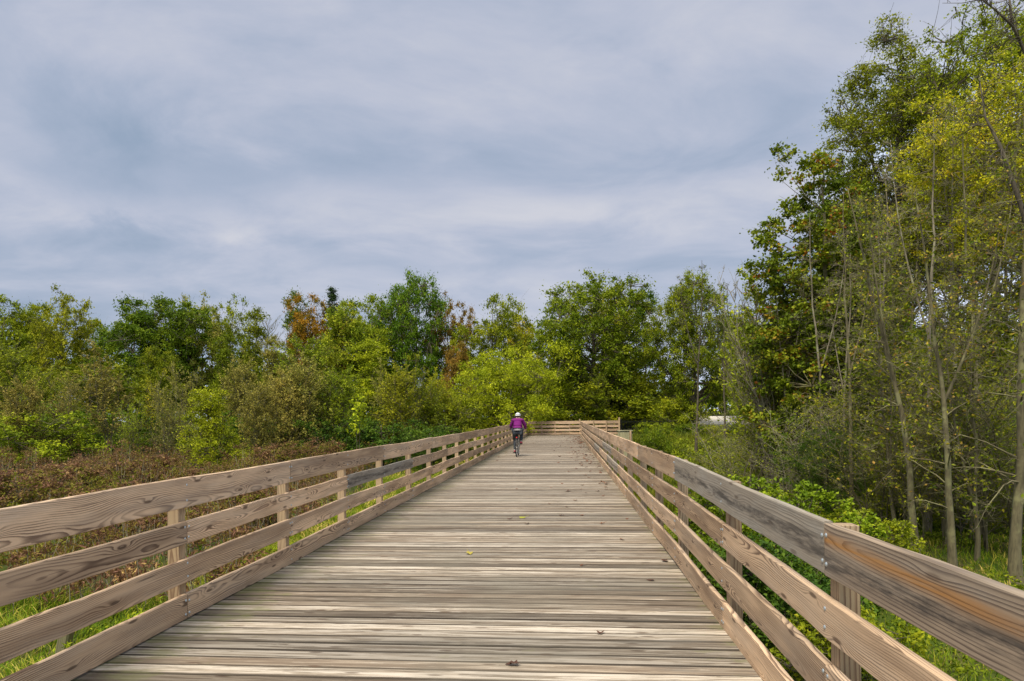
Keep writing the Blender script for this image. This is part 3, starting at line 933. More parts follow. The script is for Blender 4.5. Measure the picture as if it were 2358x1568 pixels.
# (name, proto, foliage, column px, depth m, top row px, width factor, label, category)
FAR = [
    ('broadleaf_tree', 'broadA', 'olive', 20, 64, 684, 0.85, 'dark olive broadleaf tree cut by the left edge of the photo, tall back row', 'tree'),
    ('broadleaf_tree', 'airy', 'olive', 148, 62, 670, 0.62, 'olive tree with a loose rounded top standing above its neighbours at far left', 'tree'),
    ('broadleaf_tree', 'broadB', 'olive', 88, 68, 705, 0.9, 'dull olive tree filling the gap between the two leftmost treetops', 'tree'),
    ('broadleaf_tree', 'broadA', 'green', 228, 66, 738, 0.62, 'lower light green tree in the dip of the back row at left', 'tree'),
    ('broadleaf_tree', 'broadB', 'dark_green', 316, 62, 692, 1.0, 'dark green round-topped tree, left one of the dark pair', 'tree'),
    ('broadleaf_tree', 'broadC', 'dark_green', 392, 63, 690, 0.9, 'dark green round-topped tree, right one of the dark pair', 'tree'),
    ('broadleaf_tree', 'airy', 'tan', 468, 66, 686, 0.62, 'thin greyish tree losing its leaves beside the dark green pair', 'tree'),
    ('broadleaf_tree', 'airy', 'olive', 532, 67, 688, 0.50, 'thin-topped olive tree between the greyish tree and the pointed one', 'tree'),
    ('broadleaf_tree', 'cone', 'olive', 590, 60, 712, 0.95, 'narrow pointed olive tree beside the open gap of sky', 'tree'),
    ('bare_tree', 'bare', 'tan', 640, 62, 728, 1.2, 'nearly bare thin tree standing in the gap of sky', 'tree'),
    ('broadleaf_tree', 'cone', 'dark_green', 682, 64, 674, 0.75, 'narrow dark green tree touching the orange maple', 'tree'),
    ('maple_tree', 'broadA', 'orange', 735, 62, 684, 0.62, 'orange autumn maple in the back row, the only orange crown', 'tree'),
    ('spruce_tree', 'spruce', 'spruce', 768, 63, 664, 1.3, 'dark spruce whose pointed tip rises behind the orange maple', 'tree'),
    ('broadleaf_tree', 'broadB', 'mixed', 798, 61, 696, 0.82, 'dark green and rust tree at the right of the orange maple', 'tree'),
    ('broadleaf_tree', 'broadA', 'green', 870, 64, 682, 0.78, 'bright green tree to the left of the tallest back-row crown', 'tree'),
    ('broadleaf_tree', 'oak', 'dark_green', 955, 65, 641, 0.56, 'tallest dark green tree of the back row at left of the cyclist', 'tree'),
    ('rust_tree', 'airy', 'rust', 1038, 66, 684, 0.52, 'thin rust brown tree between the tallest green tree and the olive one', 'tree'),
    ('broadleaf_tree', 'broadA', 'olive', 1142, 64, 680, 0.72, 'olive green dome-topped tree above the bright willow bush', 'tree'),
    ('broadleaf_tree', 'broadB', 'yellow', 1196, 70, 728, 0.6, 'yellowing tree on the shoulder of the olive dome-topped tree', 'tree'),
    ('oak_tree', 'oak', 'green', 1362, 60, 643, 0.92, 'broad spreading green oak behind the far end railing', 'tree'),
    ('oak_tree', 'broadC', 'yellow', 1412, 66, 672, 0.7, 'yellow-green tree showing through the middle of the broad oak', 'tree'),
    ('broadleaf_tree', 'cone', 'dark_green', 1486, 64, 668, 0.95, 'narrow dark green tree between the broad oak and the open green tree', 'tree'),
    ('broadleaf_tree', 'oak', 'green', 1600, 56, 638, 0.60, 'tall open green tree with sky showing through, next to the bare thicket', 'tree'),
    ('broadleaf_tree', 'broadB', 'green', 1718, 62, 720, 0.75, 'green tree half hidden behind the tall bare thicket', 'tree'),
    # middle row
    ('young_tree', 'twigC', 'tan', 55, 38, 862, 0.95, 'wispy olive young tree low at the left edge in front of the dark bushes', 'tree'),
    ('young_tree', 'twigA', 'tan', 150, 40, 858, 0.95, 'wispy tan young tree in front of the green bushy tree at left', 'tree'),
    ('young_tree', 'twigA', 'yellow_green', 300, 38, 915, 0.9, 'small yellow-green young tree at the right foot of the tan upright fan', 'tree'),
    ('young_tree', 'twigA', 'tan', 385, 37, 880, 0.9, 'wispy grey young tree between the yellow-topped sapling and the conical bush', 'tree'),
    ('young_tree', 'twigC', 'tan', 585, 38, 868, 1.0, 'wispy grey-green young tree right of the bright conical bush', 'tree'),
    ('young_tree', 'twigC', 'tan', 655, 39, 838, 1.1, 'wispy olive young tree above the hump of brown shrubs', 'tree'),
    ('young_tree', 'twigC', 'tan', 720, 40, 812, 1.15, 'tall wispy grey-green young tree below the orange maple', 'tree'),
    ('young_tree', 'twigC', 'olive', 785, 41, 838, 1.1, 'wispy olive young tree left of the small bright sapling', 'tree'),
    ('young_tree', 'twigC', 'yellow_green', 905, 42, 828, 1.15, 'wispy yellow-green young tree just left of the slim pale trunk', 'tree'),
    ('young_tree', 'twigC', 'olive', 985, 44, 868, 1.0, 'wispy olive young tree just right of the slim pale trunk', 'tree'),
    ('young_tree', 'twigC', 'olive', 1050, 46, 900, 1.0, 'wispy yellow-green young tree touching the large willow', 'tree'),
    ('young_tree', 'twigC', 'green', 1375, 56, 850, 0.9, 'wispy green young tree above the tall post of the end railing', 'tree'),
    ('young_tree', 'twigC', 'olive', -10, 47, 770, 1.1, 'twiggy olive tree leaning in from the left edge, middle row', 'tree'),
    ('young_tree', 'twigC', 'mixed', 105, 45, 832, 1.0, 'thin young tree with pinkish tan leaves, far left of the middle row', 'tree'),
    ('broadleaf_tree', 'bush', 'green', 190, 52, 830, 1.5, 'green bushy tree between the two thin tan trees at left', 'tree'),
    ('young_tree', 'twigB', 'tan', 252, 42, 792, 1.25, 'tan twiggy tree with an upright fan of branches and few leaves', 'tree'),
    ('broadleaf_tree', 'broadB', 'green', 355, 55, 800, 0.70, 'green tree in front of the dark round-topped pair', 'tree'),
    ('young_tree', 'twigD', 'yellow', 352, 44, 848, 1.0, 'slender young tree with a few bright yellow leaves at its top', 'tree'),
    ('young_tree', 'twigA', 'tan', 432, 44, 835, 0.9, 'sparse thin-stemmed tree just left of the bright conical bush', 'tree'),
    ('young_tree', 'twigC', 'tan', 540, 46, 812, 0.95, 'brownish olive young tree behind the bright conical bush', 'tree'),
    ('young_tree', 'cone', 'olive', 520, 56, 770, 1.0, 'dense olive tree below the pointed treetop', 'tree'),
    ('young_tree', 'cone', 'tan', 628, 50, 775, 0.9, 'feathery greyish olive tree below the gap of sky', 'tree'),
    ('young_tree', 'twigC', 'olive', 700, 48, 762, 1.1, 'feathery olive tree in front of the narrow dark green tree', 'tree'),
    ('young_tree', 'twigC', 'tan', 640, 44, 840, 1.1, 'low twiggy greyish tree behind the brown thicket', 'tree'),
    ('young_tree', 'cone', 'olive', 762, 50, 790, 0.75, 'tan feathery tree under the orange maple', 'tree'),
    ('willow_tree', 'cone', 'yellow_green', 852, 47, 784, 1.45, 'yellow-green willow-like tree left of the slim pale trunks', 'tree'),
    ('young_tree', 'twigB', 'tan', 890, 45, 830, 0.9, 'thin brownish tree touching the yellow-green willow-like one', 'tree'),
    ('young_tree', 'twigD', 'olive', 952, 43, 812, 0.85, 'slim pale-trunked tree standing alone left of the willow bush', 'tree'),
    ('young_tree', 'twigC', 'yellow_green', 1015, 46, 848, 0.9, 'light yellow-green twiggy tree at the left foot of the rust brown one', 'tree'),
    ('broadleaf_tree', 'broadB', 'rust', 1062, 60, 792, 0.55, 'small orange-brown tree glowing just left of the bright willow bush', 'tree'),
    ('willow_tree', 'willow', 'lime', 1172, 54, 798, 1.08, 'large rounded bright yellow-green willow behind the cyclist', 'tree'),
    ('willow_tree', 'willow', 'lime', 1248, 58, 846, 0.95, 'lower yellow-green willow on the right flank of the large one', 'tree'),
    ('young_tree', 'twigC', 'olive', 1085, 52, 898, 1.1, 'low olive twiggy bush at the left foot of the large willow', 'tree'),
    ('young_tree', 'twigD', 'green', 1338, 58, 765, 1.0, 'slender pale-stemmed green tree in front of the broad oak', 'tree'),
    ('broadleaf_tree', 'broadB', 'green', 1300, 64, 800, 0.75, 'mid green tree between the large willow and the slender one', 'tree'),
    ('broadleaf_tree', 'broadB', 'yellow_green', 1455, 64, 822, 0.6, 'light green tree at the right foot of the broad oak', 'tree'),
    ('broadleaf_tree', 'bush', 'yellow_green', 1500, 60, 850, 1.25, 'round yellowish green bush-like tree right of the black fence start', 'tree'),
    ('broadleaf_tree', 'broadB', 'dark_green', 1560, 78, 850, 0.85, 'dark green tree behind the black metal fence', 'tree'),
    ('broadleaf_tree', 'broadB', 'olive', 1655, 78, 850, 0.8, 'olive tree above the pale gravel road', 'tree'),
    ('broadleaf_tree', 'broadA', 'olive', 1760, 76, 800, 0.8, 'olive tree behind the bare multi-stemmed thicket', 'tree'),
    ('broadleaf_tree', 'bushB', 'green', 1395, 58, 880, 1.6, 'green bush in line with the tall end post of the railing', 'tree'),
]
for i, (nm, key, fol, px, d, ytop, wf, lab, cat) in enumerate(FAR):
    x, y = spot(px, d)
    zb = float(ground_z(x, y))
    h = height(px, ytop, d) - zb
    me_v = PROTO[key][1]
    if not hasattr(plant, 'hh'): plant.hh = {}
    if key not in plant.hh:
        co = np.empty(len(me_v.vertices) * 3, dtype=np.float32); me_v.vertices.foreach_get('co', co)
        plant.hh[key] = float(np.percentile(co[2::3], 99.7))
    s = h / plant.hh[key]
    plant(nm, key, fol, x, y, lab, cat, 'trees of the wood beyond the boardwalk', sc=(wf * s, wf * s, s) if key not in () else (s, s, s), rz=i * 1.7,
          bark_m=BARK_L if key.startswith('twig') or key == 'bare' else BARK)

# low bushes at the foot of the wood
LOW = [
    ('shrub', 'ovalbush', 'lime', 478, 34, 884, 1.2, 'bright yellow-green conical bush standing in front of the brown thicket'),
    ('shrub', 'bush', 'teal', 740, 40, 950, 1.2, 'deep green bush low in the wood behind the brown thicket'),
    ('shrub', 'bushB', 'teal', 880, 40, 960, 1.2, 'deep bluish green bush behind the small bright sapling'),
    ('shrub', 'bushB', 'teal', 660, 42, 960, 1.1, 'dark green bush just behind the hump of the brown thicket'),
    ('shrub', 'bushB', 'teal', 990, 38, 975, 1.1, 'dark green bush touching the left railing from behind'),
    ('shrub', 'bush', 'dark_green', 560, 44, 950, 1.2, 'shady green bush right of the bright conical bush'),
    ('shrub', 'bush', 'dark_green', 380, 46, 940, 1.2, 'shady dark bush left of the bright conical bush'),
    ('shrub', 'bush', 'olive', 70, 38, 935, 1.5, 'olive bush low at the left edge above the brown thicket'),
    ('shrub', 'bush', 'dark_green', 180, 44, 930, 1.4, 'dark bush behind the thin tan trees at left'),
    ('shrub', 'bush', 'olive', 20, 42, 930, 1.1, 'yellowish bush at the left edge under the leaning tree'),
    ('shrub', 'bush', 'olive', 1020, 46, 915, 1.3, 'olive bush behind the left railing below the rust tree'),
    ('shrub', 'bush', 'olive', 940, 47, 900, 1.3, 'olive undergrowth bush around the slim pale trunk'),
    ('shrub', 'bush', 'dark_green', 820, 48, 880, 1.4, 'mid green bush below the yellow-green willow-like tree'),
    ('shrub', 'bush', 'olive', 1130, 58, 905, 1.4, 'olive bush directly left of the helmeted cyclist'),
    ('shrub', 'bushB', 'mixed', 1290, 57, 905, 1.5, 'brownish bush behind the middle of the end railing'),
    ('shrub', 'bush', 'olive', 1215, 56, 900, 1.5, 'olive bush just right of the cyclist behind the end railing'),
    ('shrub', 'bush', 'olive', 1350, 57, 900, 1.3, 'olive bush behind the tall post where the right railing meets the end one'),
    ('shrub', 'bushB', 'teal', 1440, 60, 905, 1.3, 'deep green bush behind the end post and black fence'),
    ('shrub', 'bushB', 'olive', 1540, 56, 915, 1.3, 'yellowish olive bush beyond the black metal fence'),
    ('shrub', 'bushB', 'dark_green', 1505, 34, 978, 0.62, 'dark green bush growing out of the tall grass bank'),
    ('shrub', 'bushB', 'olive', 1520, 40, 984, 0.8, 'olive grassy bush beside the mossy abutment box'),
    ('shrub', 'bushB', 'heath', 620, 33, 1022, 1.1, 'brown-purple shrub left of the mounded one'),
    ('shrub', 'bushB', 'heath', 745, 36, 1012, 1.0, 'brown-purple shrub right of the mounded one, by the railing'),
    ('shrub', 'bushB', 'heath', 40, 20, 1075, 1.2, 'low brown shrub nearest the left edge'),
    ('shrub', 'bushB', 'heath', 180, 24, 1058, 1.2, 'brown shrub below the tan upright fan tree'),
    ('shrub', 'bushB', 'heath', 330, 27, 1045, 1.3, 'brown shrub below the yellow-topped sapling'),
    ('shrub', 'bushB', 'heath', 470, 24, 1075, 1.2, 'brown shrub in front of the bright conical bush'),
    ('shrub', 'bushB', 'heath', 560, 19, 1100, 1.1, 'brown shrub showing just over the left railing'),
    ('shrub', 'bushB', 'heath', 260, 18, 1105, 1.2, 'brown shrub in the middle of the thicket, over the left railing'),
    ('shrub', 'bushB', 'olive', 1500, 52, 970, 1.0, 'low olive shrub at the left end of the pale road'),
    ('shrub', 'bushB', 'dark_green', 1575, 53, 974, 1.0, 'low dark shrub in front of the pale road, left one'),
    ('shrub', 'bushB', 'olive', 1640, 53, 976, 1.0, 'low olive shrub in front of the middle of the pale road'),
    ('shrub', 'bushB', 'dark_green', 1710, 52, 974, 1.0, 'low dark shrub in front of the pale road, right one'),
    ('shrub', 'bush', 'heath', 690, 34, 1006, 1.3, 'brown-purple mounded shrub in front of the dark green bushes'),
]
for i, (nm, key, fol, px, d, ytop, wf, lab) in enumerate(LOW):
    x, y = spot(px, d)
    zb = float(ground_z(x, y)) - 0.1
    h = height(px, ytop, d) - zb
    Hn = {'bush': 4.0, 'bushB': 3.2, 'ovalbush': 5.2}[key]
    s = h / Hn
    plant(nm, key, fol, x, y, lab, 'bush', 'bushes at the foot of the wood', sc=(wf * s if s > 0.5 else wf * 0.7, wf * s if s > 0.5 else wf * 0.7, s), rz=i * 2.1, z=zb, stem_name='stem', crown_name='foliage')

x, y = spot(818, 27)
plant('sapling', 'sapling', 'lime', x, y, 'small bright lime green sapling in front of the dark bushes', 'sapling', sc=(0.95, 0.95, 0.95), z=height(818, 1035, 27), stem_name='stem', crown_name='foliage')

# dense wood far behind, one mass
rng = np.random.default_rng(91)
C = []
for i in range(1300):
    px = rng.uniform(-300, 2900); d = rng.uniform(78, 96)
    x, y = spot(px, d)
    zb = float(ground_z(x, y))
    C.append((x, y, zb + rng.random() ** 0.8 * (10.5 if px < 900 else 6.0 if px < 1060 else 8.5 if px < 1480 else 4.0 if px < 1760 else 8.0)))
V, F, fr = clump_leaves(np.array(C), 95, 1.0, 0.55, 0.34, rng)
o = link('distant_woods', mesh_np('distant_woods', V, F, FOL['dark_green'], {'fr': ('FACE', 'FLOAT', fr)}))
tag(o, 'dark mass of undergrowth deep in the wood behind all the trees', 'woodland', kind='stuff')

# ------------------------------------------------------------------ woodland on the right
proto('cottonwood', tree_geo(51, 21, 7.4, lo=0.30, n_lobes=28, clumps=820, per=80, sig=0.36, L=0.115, aspect=0.6, tr=0.24, lobe_r=0.17, surf=0.25, twigs=4, droop=0.4, k=9))
proto('cottonwoodB', tree_geo(52, 21, 9.5, lo=0.50, n_lobes=26, clumps=760, per=82, sig=0.38, L=0.115, aspect=0.6, tr=0.27, lobe_r=0.18, surf=0.25, twigs=4, droop=0.4, k=9))
mlobes = [(0.5, 0, 4.5, 2.4, 2.2, 1.8), (1.2, 0.3, 7.0, 2.2, 2.2, 1.7), (-0.9, -0.2, 6.2, 1.5, 1.5, 1.1), (-1.7, 0, 8.3, 0.75, 0.8, 0.8), (-0.7, 0.2, 8.6, 1.2, 1.2, 1.1), (0.8, 0, 9.6, 1.5, 1.5, 1.3),
          (-1.5, 0.1, 10.0, 0.55, 0.6, 0.8), (-0.5, 0, 10.9, 0.75, 0.8, 0.9), (-0.95, 0, 12.6, 0.42, 0.5, 0.75), (0.2, 0, 12.0, 0.7, 0.7, 0.75), (1.2, 0.2, 11.2, 0.9, 0.9, 0.9), (-1.0, 0, 3.0, 1.5, 1.5, 1.2), (1.0, 0, 2.4, 1.8, 1.8, 1.2)]
proto('maple', tree_geo(53, 13.5, 5, lo=0.12, clumps=560, per=100, sig=0.27, L=0.135, aspect=0.8, tr=0.17, lobes=mlobes, surf=0.3, twigs=3, k=8))
proto('fillA', tree_geo(54, 15, 9.5, lo=0.08, n_lobes=18, clumps=520, per=110, sig=0.42, L=0.15, tr=0.2, lobe_r=0.22))
proto('fillB', tree_geo(55, 9, 7.0, lo=0.02, n_lobes=16, clumps=480, per=95, sig=0.32, L=0.11, tr=0.12, lobe_r=0.24))


def pole_geo(seed, H, r, lean, nb=26, ln=1.7, leaf=2, fork=0.45, arch=0.4, L=0.10, start=0.2, double=True):
    """tall thin leaning trunk with arching bare side branches"""
    rng = np.random.default_rng(seed)
    parts = []; Q0 = []; Q1 = []
    stems = []
    tt = np.linspace(0, 1, 14)[:, None]
    path = np.concatenate([lean[0] * H * tt ** 1.2, lean[1] * H * tt ** 1.2, tt * H], 1) + np.cumsum(rng.normal(size=(14, 3)) * 0.035, axis=0) * np.array([1, 1, 0.2])
    path[0, 2] -= 0.5
    rad = r * (1 - 0.88 * tt[:, 0] ** 0.9); rad[0] *= 1.5; rad[1] *= 1.1
    stems.append((path, rad))
    if double:
        i0 = int(14 * fork)
        p0 = path[i0]; t2 = np.linspace(0, 1, 9)[:, None]
        a = rng.uniform(0, 6.28)
        e = p0 + np.array([math.cos(a) * H * 0.14, math.sin(a) * H * 0.08, H * (1 - fork) * 0.85])
        p2 = p0 + (e - p0) * t2 + np.array([math.cos(a), math.sin(a), 0]) * np.sin(t2 * math.pi) * 0.2
        stems.append((p2, rad[i0] * 0.7 * (1 - 0.85 * t2[:, 0])))
    for pth, rd in stems:
        parts.append(tube(pth, rd, 7, cap=False))
        f = np.linspace(start, 0.97, nb) + rng.uniform(-0.02, 0.02, nb)
        ax_ = np.linspace(0, 1, len(pth))
        for q in f:
            p0 = np.array([np.interp(q, ax_, pth[:, i]) for i in range(3)])
            a = rng.uniform(0, 6.28); l = ln * rng.uniform(0.4, 1.2) * (1.15 - q) ** 0.5
            s = np.linspace(0, 1, 6)[:, None]
            up = rng.uniform(0.1, 1.0)
            br_ = p0 + np.concatenate([np.cos(a) * l * s, np.sin(a) * l * s, l * (up * s - arch * rng.uniform(0, 1.6) * s * s)], 1) + rng.normal(size=(6, 3)) * 0.04 * l * s
            r0 = np.interp(q, ax_, rd) * 0.26 + 0.003
            parts.append(tube(br_, r0 * (1 - 0.85 * s[:, 0]), 4, cap=False))
            nt_ = 9
            g_ = rng.uniform(0.2, 1, nt_)
            q0 = np.stack([np.interp(g_, s[:, 0], br_[:, i]) for i in range(3)], 1)
            dd = rng.normal(size=(nt_, 3)) + np.array([math.cos(a) * 0.5, math.sin(a) * 0.5, 0.25])
            dd /= np.linalg.norm(dd, axis=1)[:, None]
            Q0.append(q0); Q1.append(q0 + dd * l * rng.uniform(0.15, 0.45, nt_)[:, None])
    Q0 = np.concatenate(Q0); Q1 = np.concatenate(Q1)
    parts.append(sticks(Q0, Q1, 0.0065, 0.003, rng, 0.08, 3))
    ci = np.repeat(np.arange(len(Q0)), 3)
    E2 = Q0[ci] + (Q1 - Q0)[ci] * rng.uniform(0.3, 1, len(ci))[:, None]
    parts.append(sticks(E2, E2 + rng.normal(size=E2.shape) * 0.12, 0.004, 0.002, rng, 0.05, 3))
    n = max(1, int(len(Q0) * leaf))
    ci = rng.integers(0, len(Q0), n)
    P = Q0[ci] + (Q1 - Q0)[ci] * rng.random(n)[:, None] + rng.normal(size=(n, 3)) * 0.06
    V, F = leaf_quads(P, L, L * 0.6, rng, 0.2, 0.2)
    return joined(parts), (V, F, rng.random(n))


proto('poleA', pole_geo(61, 10.5, 0.105, (-0.17, 0.02), nb=26, ln=1.7, leaf=2.2))
proto('poleB', pole_geo(62, 11, 0.115, (-0.09, 0.0), nb=30, ln=1.7, leaf=4))
proto('poleC', pole_geo(63, 11, 0.13, (0.02, 0.0), nb=34, ln=2.2, leaf=2.2, fork=0.2, arch=0.6))
proto('poleD', pole_geo(64, 12, 0.085, (-0.04, 0.02), nb=16, ln=1.0, leaf=1.0, start=0.4))
proto('poleE', pole_geo(65, 13, 0.16, (-0.05, 0.02), nb=16, ln=1.6, leaf=2, start=0.35))
proto('poleF', pole_geo(66, 7, 0.05, (0.06, 0.0), nb=26, ln=1.2, leaf=2.5, start=0.15, fork=0.15))
proto('thicket', twiggy_geo(67, 9.5, 3.6, stems=11, br=22, leaf_per=1, L=0.05, r=0.05, up=1.3, spread=1.0, base_spread=0.5, leaf_lo=0.2))
proto('brambles', twiggy_geo(68, 4.5, 3.8, stems=9, br=22, leaf_per=2, L=0.08, r=0.025, up=0.5, spread=1.0, base_spread=0.8, leaf_lo=0.1))
proto('nearbush', tree_geo(69, 2.6, 3.4, lo=0.02, n_lobes=20, clumps=260, per=34, sig=0.13, L=0.10, aspect=0.7, tr=0.035, lobe_r=0.13, surf=0.4, twigs=3))
proto('lowbush', tree_geo(70, 2.0, 2.6, lo=0.02, n_lobes=10, clumps=230, per=42, sig=0.16, L=0.085, aspect=0.7, tr=0.03, lobe_r=0.22, surf=0.4, twigs=2))

